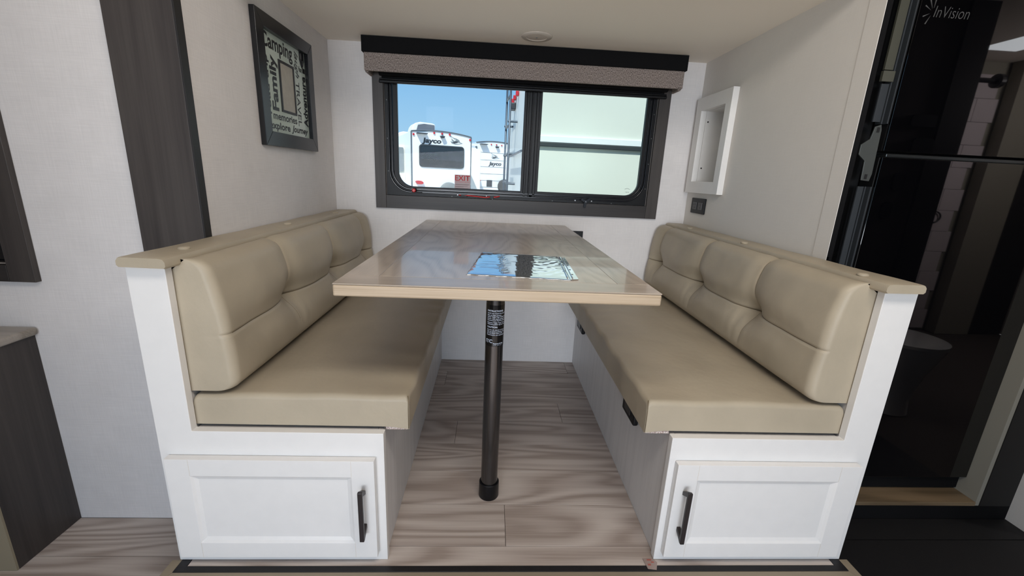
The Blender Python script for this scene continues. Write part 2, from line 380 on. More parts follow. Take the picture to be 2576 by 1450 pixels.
# window wall of the slide-out, four slabs round the opening
bm = bmesh.new()
WX0, WX1, WZ0, WZ1 = -0.517, 0.774, 0.866, 1.505
box(bm, XL-0.04, WX0, YB, YB+0.05, -0.05, ZC+0.05); box(bm, WX1, XR+0.04, YB, YB+0.05, -0.05, ZC+0.05)
box(bm, WX0, WX1, YB, YB+0.05, -0.05, WZ0); box(bm, WX0, WX1, YB, YB+0.05, WZ1, ZC+0.05)
structure(obj('wall_rear', bm, M['wall']), 'linen-look papered wall holding the window behind the dinette')
structure(obj('wall_left', BOX(XL-0.04, XL, YW+0.002, YB, -0.05, ZC+0.05), M['wall']), 'linen-look side wall of the slide-out carrying the black picture')
# right side wall with the hole for the niche
NY0, NY1, NZ0, NZ1 = 0.964, 1.175, 0.997, 1.315
bm = bmesh.new()
box(bm, XR, XR+0.035, YW+0.06, NY0, -0.05, ZC+0.05); box(bm, XR, XR+0.035, NY1, YB, -0.05, ZC+0.05)
box(bm, XR, XR+0.035, NY0, NY1, -0.05, NZ0); box(bm, XR, XR+0.035, NY0, NY1, NZ1, ZC+0.05)
structure(obj('wall_right', bm, M['wall_plain']), 'plain off-white side wall of the slide-out with the niche')
structure(obj('ceiling', BOX(XL-0.04, XR+0.04, YW-0.01, YB+0.05, ZC, ZC+0.06), M['ceiling']), 'low cream ceiling over the dinette')
structure(obj('ceiling.001', BOX(-3.2, 4.45, -2.2, YW+0.7, ZM, ZM+0.08), M['ceiling']), 'ceiling of the main cabin')
# trims at the slide-out mouth
bm = BOX(-0.923, XL-0.0005, YW-0.022, YW+0.0015, MF, ZM)
t1 = structure(obj('trim_1', bm, M['dark_wood'], bevel=0.001), 'wide charcoal wood-grain plank standing left of the dinette')
bm = BOX(XL, XL+0.004, YW-0.022, YW+0.004, 0.0, ZC)
obj('edge_strip', bm, M['dark_edge'], t1)
bm = BOX(XR-0.0015, XR+0.0003, YW+0.002, YW+0.058, -0.05, ZC)
structure(obj('trim_2', bm, M['wall_plain']), 'pale end strip of the right side wall beside the refrigerator')
# interior wall left of the slide-out, with window_2 set in it
bm = bmesh.new()
LX1 = -1.243; LX0 = -2.1; LZ0 = 0.69; LZ1 = 1.35
box(bm, LX1, XL-0.02, YW, YW+0.05, MF, ZM); box(bm, -3.2, LX0, YW, YW+0.05, MF, ZM)
box(bm, LX0, LX1, YW, YW+0.05, MF, LZ0); box(bm, LX0, LX1, YW, YW+0.05, LZ1, ZM)
structure(obj('wall_left.001', bm, M['wall']), 'linen-look cabin wall left of the charcoal plank')
bm = BOX(XL-0.02, 1.01, YW, YW+0.05, ZC+0.001, ZM)
structure(obj('wall_header', bm, M['wall']), 'wall above the slide-out mouth')
w2 = bpy.data.objects.new('window_2', None); COL.objects.link(w2); w2.location = (-1.6, YW-0.01, 0.65); structure(w2, 'dark-framed window at the far left edge above the counter')
for n, a in (('casing_board', (LX1-0.001, LX1+0.021, YW-0.016, YW-0.001, LZ0-0.045, LZ1+0.04)), ('casing_board', (LX1-0.075, LX1-0.001, YW-0.016, YW-0.001, LZ0-0.045, LZ0+0.002))):
    pass
obj('casing_board', BOX(LX1-0.045, LX1+0.021, YW-0.016, YW-0.0005, LZ0-0.044, LZ1+0.04), M['dark_wood'], w2, bevel=0.001)
obj('casing_board', BOX(LX0-0.02, LX1-0.046, YW-0.016, YW-0.0005, LZ0-0.044, LZ0+0.002), M['dark_wood_x'], w2, bevel=0.001)
obj('casing_board', BOX(LX0-0.02, LX1-0.046, YW-0.016, YW-0.0005, LZ1-0.002, LZ1+0.04), M['dark_wood_x'], w2, bevel=0.001)
obj('pane', BOX(LX0, LX1, YW+0.02, YW+0.026, LZ0, LZ1), M['dark_pane'], w2)
# rest of the cabin, behind the camera
structure(obj('wall_far_left', BOX(-3.25, -3.2, -2.2, YW+0.05, MF, ZM), M['wall']), 'cabin end wall')
structure(obj('wall_far_right', BOX(4.4, 4.45, -2.2, 1.1, MF, ZM), M['cabin_wall']), 'cabin end wall')

# ---- platform floor of the slide-out: planks are parts
flo = bpy.data.objects.new('floor', None); COL.objects.link(flo); flo.location = (0.1, 0.6, -0.02); structure(flo, 'greige wood-look plank floor between the benches')
obj('underlay', BOX(XL+0.002, XR+0.003, -0.018, YB, -0.05, -0.003), M['gap'], flo)
rows = [(-0.018, 0.0425), (0.0425, 0.196), (0.196, 0.349), (0.349, 0.502), (0.502, 0.654), (0.654, 0.806), (0.806, 0.958), (0.958, 1.11), (1.11, 1.2533)]
joints = [[], [0.068], [], [-0.46], [-0.112], [0.322], [], [-0.2], [0.422]]
g = 0.0006
for (y0, y1), js in zip(rows, joints):
    xs = ([-0.7335] if y0 < 0 else [-0.7600]) + js + ([0.9605] if y0 < 0 else [0.984])
    for a, b in zip(xs, xs[1:]):
        obj('plank', BOX(a+g, b-g, y0+g, y1-g, -0.004, 0.0, bevel=0.0006, seg=1), M['floor'], flo)
# nosing of the platform: black band with a tan outer edge, mitred at both ends
def lband(x0, x1, y0, y1, w, ytop):
    return [(x0, ytop), (x0, y0), (x1, y0), (x1, ytop), (x1-w, ytop), (x1-w, y0+w), (x0+w, y0+w), (x0+w, ytop)]
tr3 = bpy.data.objects.new('trim_3', None); COL.objects.link(tr3); tr3.location = (0.1, -0.03, -0.135); structure(tr3, 'black and tan edge strip round the dinette platform')
bm = bmesh.new(); bx0, bx1 = XL+0.004, XR+0.005
prism(bm, [(bx0, -0.0185), (bx0, -0.0355), (bx1, -0.0355), (bx1, -0.0185)], -0.008, 0.0010, 'XY')
obj('black_band', bm, M['strip_black'], tr3, bevel=0.0006)
for a, b in ((bx0, -0.7338), (0.9608, bx1)): obj('black_band', BOX(a, b, -0.0184, 0.0, -0.008, 0.0005), M['strip_black'], tr3)
obj('tan_band', PRISM([(bx0, -0.0358), (bx0-0.024, -0.072), (bx1+0.024, -0.072), (bx1, -0.0358)], -0.012, 0.0, 'XY'), M['strip_beige'], tr3, bevel=0.0008)
obj('tan_band', PRISM([(bx0-0.0003, 0.0), (bx0-0.0003, -0.0355), (bx0-0.024, -0.072), (bx0-0.024, 0.0)], -0.012, -0.0003, 'XY'), M['strip_beige'], tr3)
obj('tan_band', PRISM([(bx1+0.0003, 0.0), (bx1+0.0003, -0.0355), (bx1+0.024, -0.072), (bx1+0.024, 0.0)], -0.012, -0.0003, 'XY'), M['strip_beige'], tr3)
obj('riser', BOX(bx0-0.022, bx1+0.022, -0.070, -0.002, MF, -0.0125), M['strip_black'], tr3)
# ---- main floor, one step lower
flm = bpy.data.objects.new('floor.001', None); COL.objects.link(flm); flm.location = (-1.1, 0, MF-0.01); structure(flm, 'greige wood-look plank floor of the main cabin')
obj('underlay', BOX(-3.2, 4.4, -4.2, 0.95, MF-0.04, MF-0.004), M['gap'], flm)
ry = [0.137 - 0.153*i for i in range(15)]
mj = [[-1.02], [-0.3], [-1.3], [0.2], [-0.9], [0.5], [-0.4], [1.0], [-1.2], [0.1], [-0.7], [0.8], [-0.1], [-1.4], [0.4]]
for i, y0 in enumerate(ry):
    y1 = y0+0.153 if i else 0.2795
    xs = [-1.9] + (mj[i] if i > 1 else []) + [1.0]
    if y1 > -0.07: xs = [-1.9, XL-0.022]
    for a, b in zip(xs, xs[1:]):
        obj('plank', BOX(a+g, b-g, y0+g, y1-g, MF-0.004, MF, bevel=0.0006, seg=1), M['floor'], flm)

# ================================================================== window_1
w1 = bpy.data.objects.new('window_1', None); COL.objects.link(w1); w1.location = (0.13, YB, 0.80); structure(w1, 'wide black dinette window in a charcoal wood casing')
cy0, cy1 = YB-0.016, YB-0.0005
obj('casing_board', BOX(-0.566, -0.517, cy0, cy1, 0.804, 1.5345), M['dark_wood'], w1, bevel=0.001)
obj('casing_board', BOX(0.7735, 0.829, cy0, cy1, 0.804, 1.5345), M['dark_wood'], w1, bevel=0.001)
obj('casing_board', BOX(-0.5165, 0.7730, cy0, cy1, 0.8045, 0.8665), M['dark_wood_x'], w1, bevel=0.001)
obj('casing_board', BOX(-0.5165, 0.7730, cy0, cy1, 1.50, 1.5345), M['dark_wood_x'], w1, bevel=0.001)
# black flange with screws, then a rounded bead, then the sash edge
O = lambda d, r: rrect(-0.5165+d, 0.7735-d, 0.867+d, 1.504-d, (r, r, r, r))
bm = bmesh.new(); ring(bm, O(0, 0.0005), O(0.014, 0.10), YB+0.006, YB+0.030)
obj('flange', bm, M['black'], w1)
bm = bmesh.new(); ring(bm, O(0.0145, 0.10), O(0.0205, 0.096), YB-0.002, YB+0.034); obj('bead', bm, M['black_gloss'], w1, bevel=0.002)
bm = bmesh.new(); ring(bm, O(0.021, 0.096), O(0.027, 0.091), YB+0.010, YB+0.034); obj('bead', bm, M['black'], w1, bevel=0.001)
bm = bmesh.new(); ring(bm, O(0.0275, 0.091), O(0.034, 0.086), YB+0.003, YB+0.034); obj('bead', bm, M['black_gloss'], w1, bevel=0.002)
# sash openings
GY = 1.275
SA = rrect(-0.481, 0.150, 0.880, 1.492, (0.083, 0.002, 0.002, 0.083)); SAi = rrect(-0.460, 0.1375, 0.9115, 1.472, (0.07, 0.002, 0.002, 0.07))
SB = rrect(0.209, 0.745, 0.880, 1.492, (0.002, 0.083, 0.083, 0.002)); SBi = rrect(0.222, 0.7265, 0.9135, 1.472, (0.002, 0.062, 0.062, 0.002))
bm = bmesh.new(); ring(bm, SA, SAi, YB+0.012, YB+0.030); obj('sash_frame', bm, M['black'], w1, bevel=0.0015)
bm = bmesh.new(); ring(bm, SB, SBi, YB+0.008, YB+0.030); obj('sash_frame', bm, M['black'], w1, bevel=0.0015)
for a, b, y in ((0.1505, 0.160, 0.004), (0.160, 0.174, 0.012), (0.174, 0.180, 0.002), (0.180, 0.196, 0.010), (0.196, 0.2085, 0.003)):
    obj('mullion_rib', BOX(a, b, YB+y, YB+0.033, 0.882, 1.490), M['black'], w1, bevel=0.0012)
for z, y in ((0.899, 0.006), (0.885, 0.010)):
    obj('bottom_rail', BOX(-0.40, 0.66, YB+y, YB+0.0115, z-0.005, z+0.005), M['black_gloss'], w1, bevel=0.0012)
obj('pane', PRISM(SAi, GY, GY+0.003), M['glass_left'], w1)
obj('pane', PRISM(SBi, GY+0.0005, GY+0.0035), M['glass_right'], w1)
for x, z in ((-0.5075, 1.30), (-0.5075, 1.13), (-0.5075, 0.98), (0.7645, 1.30), (0.7645, 1.19), (0.7645, 1.07), (0.7645, 0.95), (-0.20, 0.8715), (0.0, 0.8715), (0.30, 0.8715), (0.60, 0.8715)):
    obj('screw', LATHE([(0.0025, 0.0), (0.0025, -0.001)], (x, YB+0.0058, z), 'Y', 10), M['hinge'], w1)
# red knob with lever, red latch cord, tri-lobe crank
kn = obj('latch_knob', LATHE([(0.004, 0.012), (0.004, -0.008), (0.0085, -0.008), (0.0095, -0.012), (0.0095, -0.018), (0.006, -0.021)], (-0.383, YB, 0.894), 'Y', 20), M['red'], w1, smooth='auto')
tag(kn, 'red round knob at the lower left of the window frame')
obj('latch_lever', BOX(-0.395, -0.345, YB-0.004, YB+0.004, 0.880, 0.886, bevel=0.001), M['black'], w1)
lt = bmesh.new(); tube(lt, [(-0.165, YB-0.004, 0.880), (-0.12, YB-0.006, 0.880), (-0.05, YB-0.006, 0.875), (-0.035, YB-0.006, 0.874), (-0.015, YB-0.006, 0.8775), (0.015, YB-0.006, 0.8775), (0.035, YB-0.006, 0.8825)], 0.0030, 8)
lh = obj('latch_handle', lt, M['red'], w1, smooth=True); tag(lh, 'red pull lever of the emergency latch')
obj('latch_plate', BOX(-0.155, -0.125, YB-0.008, YB+0.004, 0.872, 0.884, bevel=0.001), M['black'], w1)
obj('latch_plate', BOX(-0.012, 0.006, YB-0.010, YB+0.004, 0.868, 0.882, bevel=0.001), M['black'], w1)
for x, z, r in ((-0.172, 0.8815, 0.0042), (-0.135, 0.8825, 0.003), (-0.030, 0.8815, 0.003), (-0.0, 0.868, 0.0025), (0.414, 0.879, 0.0045), (0.497, 0.879, 0.0045)):
    obj('rivet', LATHE([(r, 0.004), (r, -0.003), (r*0.5, -0.005)], (x, YB+0.004, z), 'Y', 12), M['chrome'], w1, smooth='auto')
bm = bmesh.new(); C0 = Vector((0.462, 0, 0.876)); ol = []
for k in range(3):
    a = math.radians(-90 + 120*k + (-8 if k == 0 else 4))
    L = 0.030 if k == 0 else 0.026
    for da, r in ((-0.9, 0.009), (-0.26, L*0.8), (-0.20, L), (0.20, L), (0.26, L*0.8), (0.9, 0.009)):
        ol.append((C0.x + r*math.cos(a+da), C0.z + r*math.sin(a+da)))
prism(bm, ol, YB-0.030, YB-0.020); lathe(bm, [(0.007, 0.0), (0.007, 0.026)], (C0.x, YB-0.026, C0.z), 'Y', 14)
ck = obj('crank_knob', bm, M['black_gloss'], w1, bevel=0.0015); tag(ck, 'black three-lobed crank knob')
obj('rivet', LATHE([(0.0022, 0.0), (0.0018, -0.0015)], (C0.x, YB-0.030, C0.z), 'Y', 10), M['chrome'], ck)
# EXIT sticker on the left pane
st = obj('exit_sticker', BOX(-0.189, -0.112, GY-0.0012, GY-0.0004, 0.902, 0.9775), M['sticker'], w1); tag(st, 'small red and grey EXIT sticker at the foot of the left pane')
XZ = lambda x, y, z: basis((x, y, z), (1, 0, 0), (0, 0, 1))
obj('lettering', place(fit_text('EXIT', 0.073, 0.025, 0.0008), XZ(-0.1505, GY-0.0016, 0.9615)), M['red_print'], st)
obj('lettering', place(text_bm('FOR EMERGENCY USE ONLY', 0.0062, 0.0, 0.9), XZ(-0.1505, GY-0.0016, 0.9425)), M['red_print'], st)
bm = bmesh.new()
for z, a, b in ((0.932, -0.186, -0.117), (0.929, -0.186, -0.120), (0.922, -0.186, -0.125), (0.919, -0.186, -0.145), (0.912, -0.186, -0.120), (0.909, -0.186, -0.140)):
    box(bm, a, b, GY-0.0015, GY-0.0013, z-0.0006, z+0.0006)
obj('fine_print', bm, M['grey_print'], st)
bm = bmesh.new(); tube(bm, [(0.665+0.026*i/8, GY-0.0005, 0.944+0.004*math.sin(PI*i/8)) for i in range(9)], 0.0009, 5)
for i in range(4): box(bm, 0.670+0.005*i, 0.673+0.005*i, GY-0.0008, GY-0.0004, 0.930-0.002*(i % 2), 0.932)
obj('etched_mark', bm, M['rv_grey'], w1)
# roller shade rolled up under the valance
rs = thing('roller_shade', (0.13, 1.215, 1.365), 'black roller shade rolled up at the top of the window', 'shade')
obj('hem_bar', BOX(-0.532, 0.803, 1.222, 1.2365, 1.366, 1.378, bevel=0.003), M['black'], rs)
obj('hem_bar', BOX(-0.530, 0.801, 1.2225, 1.236, 1.3785, 1.386, bevel=0.003), M['black'], rs)
obj('shade_roll', TUBE([(-0.525, 1.212, 1.412), (0.796, 1.212, 1.412)], 0.020, 20), M['black_matte'], rs, smooth=True)
obj('shade_fabric', BOX(-0.520, 0.790, 1.229, 1.2305, 1.385, 1.425), M['black_matte'], rs)

# ---- valance
va = thing('window_valance', (0.13, 1.20, 1.40), 'long valance with black top board and tweed fabric band above the window', 'valance')
bm = BOX(-0.582, 0.850, 1.145, 1.160, 1.472, 1.5345)
box(bm, -0.582, -0.566, 1.160, YB-0.001, 1.472, 1.5345); box(bm, 0.834, 0.850, 1.160, YB-0.001, 1.472, 1.5345)
obj('top_board', bm, M['black_matte'], va, bevel=0.001)
bm = BOX(-0.575, 0.842, 1.150, 1.166, 1.398, 1.4718, bevel=0.004)
obj('fabric_band', bm, M['fabric'], va)
obj('fabric_return', BOX(-0.575, -0.560, 1.1665, YB-0.001, 1.394, 1.4718, bevel=0.003), M['fabric'], va)
obj('fabric_return', BOX(0.827, 0.842, 1.1665, YB-0.001, 1.394, 1.4718, bevel=0.003), M['fabric'], va)

# ---- ceiling light
cl = thing('ceiling_light', (0.158, 1.022, ZC-0.012), 'round flat ceiling light above the window valance', 'light')
obj('bezel', LATHE([(0.063, 0.0050), (0.063, 0.003), (0.060, 0.001), (0.043, 0.0), (0.042, 0.002)], (0.158, 1.022, ZC-0.0055), 'Z', 48), M['light_disc'], cl, smooth='auto')
obj('lens', LATHE([(0.0415, 0.005), (0.0415, 0.0018), (0.03, 0.001), (0.006, 0.0006)], (0.158, 1.022, ZC-0.0055), 'Z', 40), M['light_disc'], cl, smooth='auto')
obj('touch_button', LATHE([(0.004, 0.002), (0.004, -0.0005)], (0.158, 1.022, ZC-0.0055), 'Z', 16), M['rv_grey'], cl)

# ================================================================== picture on the left wall
pc = thing('framed_picture', (XL+0.001, 0.79, 1.046), 'black-framed camping word-art picture hanging on the left side wall', 'picture')
PY0, PY1, PZ0, PZ1 = 0.598, 1.023, 1.045, 1.452; px0, px1 = XL+0.001, XL+0.018
py = [(PY0, PZ0), (PY1, PZ0), (PY1, PZ1), (PY0, PZ1)]; pi_ = [(0.646, 1.092), (0.978, 1.092), (0.978, 1.407), (0.646, 1.407)]
for i in range(4):
    j = (i+1) % 4; bm = bmesh.new()
    prism(bm, [py[i], py[j], pi_[j], pi_[i]], px0, px1, 'YZ'); obj('frame_rail', bm, M['picture_black'], pc, bevel=0.0012)
bd = obj('print_board', BOX(px0, px0+0.002, PY0+0.02, PY1-0.01, PZ0+0.02, PZ1-0.01), M['frost'], pc)
YZ = lambda y, z, rot=0: basis((px0+0.0024, y, z), (0, math.cos(rot), math.sin(rot)), (0, -math.sin(rot), math.cos(rot)))
UP, DN = PI/2, -PI/2
for s, y0_, y1_, z0_, z1_, rot, bold, sh in (('Camping', .652, .872, 1.343, 1.405, 0, .0012, 0), ('Family', .690, .750, 1.165, 1.340, UP, .0018, 0), ('road trip', .654, .690, 1.150, 1.334, UP, .0012, 0),
        ('laugh', .882, .920, 1.305, 1.398, DN, .0005, .4), ('TRAVEL', .885, .915, 1.132, 1.292, DN, .0004, 0), ('Adventure', .936, .975, 1.135, 1.322, UP, .0018, 0),
        ('memories', .690, .872, 1.136, 1.160, 0, .0012, 0), ('explore', .660, .810, 1.096, 1.128, 0, .0014, 0), ('Journey', .822, .966, 1.098, 1.130, 0, .0015, .3), ('fun', .920, .948, 1.333, 1.353, 0, .0012, 0)):
    w_, h_ = (y1_-y0_, z1_-z0_) if rot == 0 else (z1_-z0_, y1_-y0_)
    obj('lettering', place(fit_text(s, w_, h_, bold, sh), YZ((y0_+y1_)/2, (z0_+z1_)/2, rot)), M['print_black'], pc)
obj('print_block', BOX(px0+0.0022, px0+0.0026, 0.954, 0.975, 1.334, 1.352), M['print_black'], pc)
bm = bmesh.new(); sy, sz_ = 0.952, 1.381
prism(bm, [(sy+dy, sz_+dz) for dy, dz in ((-0.02, 0.026), (0, 0.032), (0.02, 0.026), (0.021, -0.002), (0.012, -0.020), (0, -0.032), (-0.012, -0.020), (-0.021, -0.002))], px0+0.0022, px0+0.0026, 'YZ')
em = obj('shield_emblem', bm, M['print_black'], pc)
bm = bmesh.new(); prism(bm, [(sy-0.014, sz_+0.018), (sy+0.0, sz_+0.024), (sy+0.0, sz_), (sy-0.014, sz_+0.002)], px0+0.0027, px0+0.0029, 'YZ')
prism(bm, [(sy+0.002, sz_-0.003), (sy+0.015, sz_-0.001), (sy+0.009, sz_-0.016), (sy+0.002, sz_-0.022)], px0+0.0027, px0+0.0029, 'YZ'); obj('emblem_field', bm, M['print_grey'], em)
bm = bmesh.new(); q = [(0.755, 1.167), (0.873, 1.167), (0.873, 1.338), (0.755, 1.338)]; qi = [(0.765, 1.175), (0.865, 1.175), (0.865, 1.330), (0.765, 1.330)]
ring(bm, q, qi, px0+0.0021, px0+0.005, 'YZ'); obj('inner_mat', bm, M['picture_black'], pc)
obj('photo_insert', BOX(px0+0.0021, px0+0.0026, 0.765, 0.865, 1.175, 1.33), M['photo_insert'], pc)

# ================================================================== niche and outlets
ni = thing('wall_niche', (XR, 1.07, 0.944), 'white framed recessed niche box in the right side wall', 'niche')
bm = bmesh.new(); ring(bm, [(0.918, 0.945), (1.228, 0.945), (1.228, 1.373), (0.918, 1.373)], [(NY0, NZ0), (NY1, NZ0), (NY1, NZ1), (NY0, NZ1)], XR-0.027, XR-0.0005, 'YZ')
obj('face_frame', bm, M['white'], ni, bevel=0.001)
bm = bmesh.new(); a, b = XR-0.004, XR+0.16
box(bm, b, b+0.008, NY0-0.008, NY1+0.008, NZ0-0.008, NZ1+0.008)
for q in ((NY0-0.0075, NY0+0.0005, NZ0-0.008, NZ1+0.008), (NY1-0.0005, NY1+0.0075, NZ0-0.008, NZ1+0.008), (NY0, NY1, NZ0-0.0075, NZ0+0.0005), (NY0, NY1, NZ1-0.0005, NZ1+0.0075)):
    box(bm, XR+0.0002, b, *q)
obj('recess_box', bm, M['white'], ni)
for x, z in ((0.993, 1.268), (0.994, 1.060)):
    obj('screw', LATHE([(0.0035, 0.0005), (0.0035, -0.0015), (0.002, -0.002)], (x, NY1-0.001, z), 'Y', 14), M['screw_dark'], ni)

def outlet_x(x, y0, y1, z0, z1, label, name='wall_outlet', face=-1):
    o = thing(name, (x, (y0+y1)/2, z0), label, 'outlet')
    t = 0.008*face
    xa, xb = sorted((x+0.0003*face, x+t)); obj('cover_plate', BOX(xa, xb, y0, y1, z0, z1, bevel=0.002), M['black'], o)
    for k, yc in enumerate((y0+(y1-y0)*0.3, y0+(y1-y0)*0.7)):
        xa, xb = sorted((x+t*0.9, x+t*1.25)); s = obj('socket', BOX(xa, xb, yc-0.020, yc+0.020, (z0+z1)/2-0.017, (z0+z1)/2+0.017, bevel=0.001), M['black_metal'], o)
        bm = bmesh.new(); xa, xb = sorted((x+t*1.24, x+t*1.29)); zc = (z0+z1)/2
        box(bm, xa, xb, yc-0.009, yc-0.006, zc+0.002, zc+0.011); box(bm, xa, xb, yc+0.006, yc+0.009, zc+0.002, zc+0.010); box(bm, xa, xb, yc-0.003, yc+0.003, zc-0.011, zc-0.005)
        obj('slot', bm, M['mat'], s)
    return o
outlet_x(XR, 1.045, 1.178, 0.850, 0.921, 'black double power outlet below the niche on the right side wall')
o = thing('wall_outlet', (0.43, YB, 0.69), 'black outlet on the window wall, half hidden behind the table corner', 'outlet')
obj('cover_plate', BOX(0.385, 0.467, YB-0.008, YB-0.0003, 0.664, 0.727, bevel=0.002), M['black'], o)
obj('socket', BOX(0.405, 0.447, YB-0.011, YB-0.0075, 0.68, 0.711, bevel=0.001), M['black_metal'], o)

# ================================================================== benches
def bevel_panel(bm, x0, x1, z0, z1, yf, rail, depth, slope):
    """front view frame with a sloped inner bevel down to a recessed field"""
    o = [(x0, z0), (x1, z0), (x1, z1), (x0, z1)]
    i1 = [(x0+rail, z0+rail*0.82), (x1-rail, z0+rail*0.82), (x1-rail, z1-rail*0.82), (x0+rail, z1-rail*0.82)]
    def V(ps, y): return [bm.verts.new((p[0], y, p[1])) for p in ps]
    a, b = V(o, yf), V(i1, yf)
    i2 = [(i1[0][0]+slope*.4, i1[0][1]+slope*.4), (i1[1][0]-slope*.4, i1[1][1]+slope*.4), (i1[2][0]-slope*.4, i1[2][1]-slope*.4), (i1[3][0]+slope*.4, i1[3][1]-slope*.4)]
    i3 = [(i1[0][0]+slope, i1[0][1]+slope), (i1[1][0]-slope, i1[1][1]+slope), (i1[2][0]-slope, i1[2][1]-slope), (i1[3][0]+slope, i1[3][1]-slope)]
    c, d = V(i2, yf+depth*.55), V(i3, yf+depth)
    back = V(o, yf+0.018)
    for p, q in ((a, b), (b, c), (c, d), (back, a)):
        for k in range(4): bm.faces.new((p[k], p[(k+1) % 4], q[(k+1) % 4], q[k]))
    bm.faces.new(d); bm.faces.new(back[::-1])

def handle(name, x, y, z0, z1, parent, lean=0.0):
    """flat bar pull on two angled feet"""
    bm = bmesh.new(); s = 0.0055
    prof = [(y, z0+0.004), (y-0.0235, z0-0.012), (y-0.030, z0-0.012), (y-0.030, z1+0.012), (y-0.0235, z1+0.012), (y, z1-0.004), (y, z1-0.016), (y-0.0215, z1-0.004), (y-0.0215, z0+0.004), (y, z0+0.016)]
    prism(bm, prof, x-s, x+s, 'YZ')
    return obj(name, bm, M['bronze'], parent, bevel=0.0015)

def bench(side, label):
    """side -1 left, +1 right"""
    if side < 0: xo, xi, xc, xin = -0.762, -0.241, -0.682, -0.247
    else: xo, xi, xc, xin = 0.9885, 0.465, 0.9085, 0.470
    hp, zr = 0.7635, 0.374
    def X(a, b): return (a, b) if a < b else (b, a)
    t = thing('dinette_bench', ((xo+xi)/2, 0.6, 0.0), label, 'bench')
    # L-shaped front frame: column, top rail, stile, bottom rail
    if side < 0: pts = [(xo, 0.001), (xi, 0.001), (xi, zr), (xc, zr), (xc, hp), (xo, hp)]
    else: pts = [(xi, 0.001), (xo, 0.001), (xo, hp), (xc, hp), (xc, zr), (xi, zr)]
    obj('front_panel', PRISM(pts, 0.0, 0.020), M['white'], t, bevel=0.0012)
    a, b = X(xin, xin + side*0.012)
    obj('side_panel', BOX(a, b, 0.0205, YB-0.002, 0.001, zr-0.004), M['white_side'], t)
    a, b = X(xin + side*0.013, xc)
    obj('seat_board', BOX(a, b, 0.0205, YB-0.002, zr-0.016, zr-0.004), M['white_side'], t)
    a, b = X(xc + side*0.004, xo - side*0.004)
    obj('back_support', BOX(a, b, 0.0205, YB-0.002, 0.001, hp), M['white_side'], t)
    # door
    d0, d1 = (-0.742, -0.261) if side < 0 else (0.481, 0.958)
    bm = bmesh.new(); bevel_panel(bm, d0, d1, 0.029, 0.311, -0.0195, 0.054, 0.0075, 0.013)
    dr = obj('door', bm, M['white'], t, bevel=0.0008)
    for x in (d0+0.054, d1-0.054):
        for z0, z1 in ((0.0295, 0.029+0.044), (0.311-0.044, 0.3105)): obj('frame_joint', BOX(x-0.0003, x+0.0003, -0.01965, -0.0190, z0, z1), M['edge_tan'], dr)
    if side < 0: handle('handle', -0.2885, -0.0196, 0.118, 0.235, dr)
    else: handle('handle', 0.508, -0.0196, 0.112, 0.240, dr)
    # padded cap on top, held by covered buttons
    c0, c1 = (-0.760, -0.663) if side < 0 else (0.887, 0.9805)
    bm = bmesh.new()
    prof = [(c0+0.004, 0.7655), (c0, 0.770), (c0, 0.780), (c0+0.004, 0.7865), (c0+0.012, 0.7885), (c1-0.012, 0.7885), (c1-0.004, 0.7865), (c1, 0.780), (c1, 0.770), (c1-0.004, 0.7655)]
    ys = [-0.022, -0.017] + [0.02+0.04*i for i in range(30)] + [1.238, 1.243]
    rings = []
    for i, y in enumerate(ys):
        sh = 0.88 if i in (0, len(ys)-1) else 1.0
        rings.append([bm.verts.new(((c0+c1)/2 + (x-(c0+c1)/2)*(1-(1-sh)*.1), y, 0.777+(z-0.777)*sh + 0.0006*math.sin(y*23+x*40))) for x, z in prof])
    for p, q in zip(rings, rings[1:]):
        for k in range(len(prof)): bm.faces.new((p[k], p[(k+1) % len(prof)], q[(k+1) % len(prof)], q[k]))
    bm.faces.new(rings[0]); bm.faces.new(rings[-1][::-1])
    cap = obj('padded_cap', bm, M['vinyl'], t, smooth='auto')
    tag(cap, 'taupe vinyl padded cap')
    xb = (-0.697 if side < 0 else 0.905)
    for yb_ in ((0.087, 0.593, 1.046) if side < 0 else (0.067, 0.571, 1.008)):
        obj('button', LATHE([(0.0125, -0.001), (0.0125, 0.002), (0.0105, 0.0042), (0.006, 0.0054), (0.001, 0.0056)], (xb, yb_, 0.7888), 'Z', 24), M['vinyl'], cap, smooth='auto')
    return t
bl = bench(-1, 'white left dinette bench base with taupe padded back cap, door below')
br = bench(1, 'white right dinette bench base with taupe padded back cap, door below')

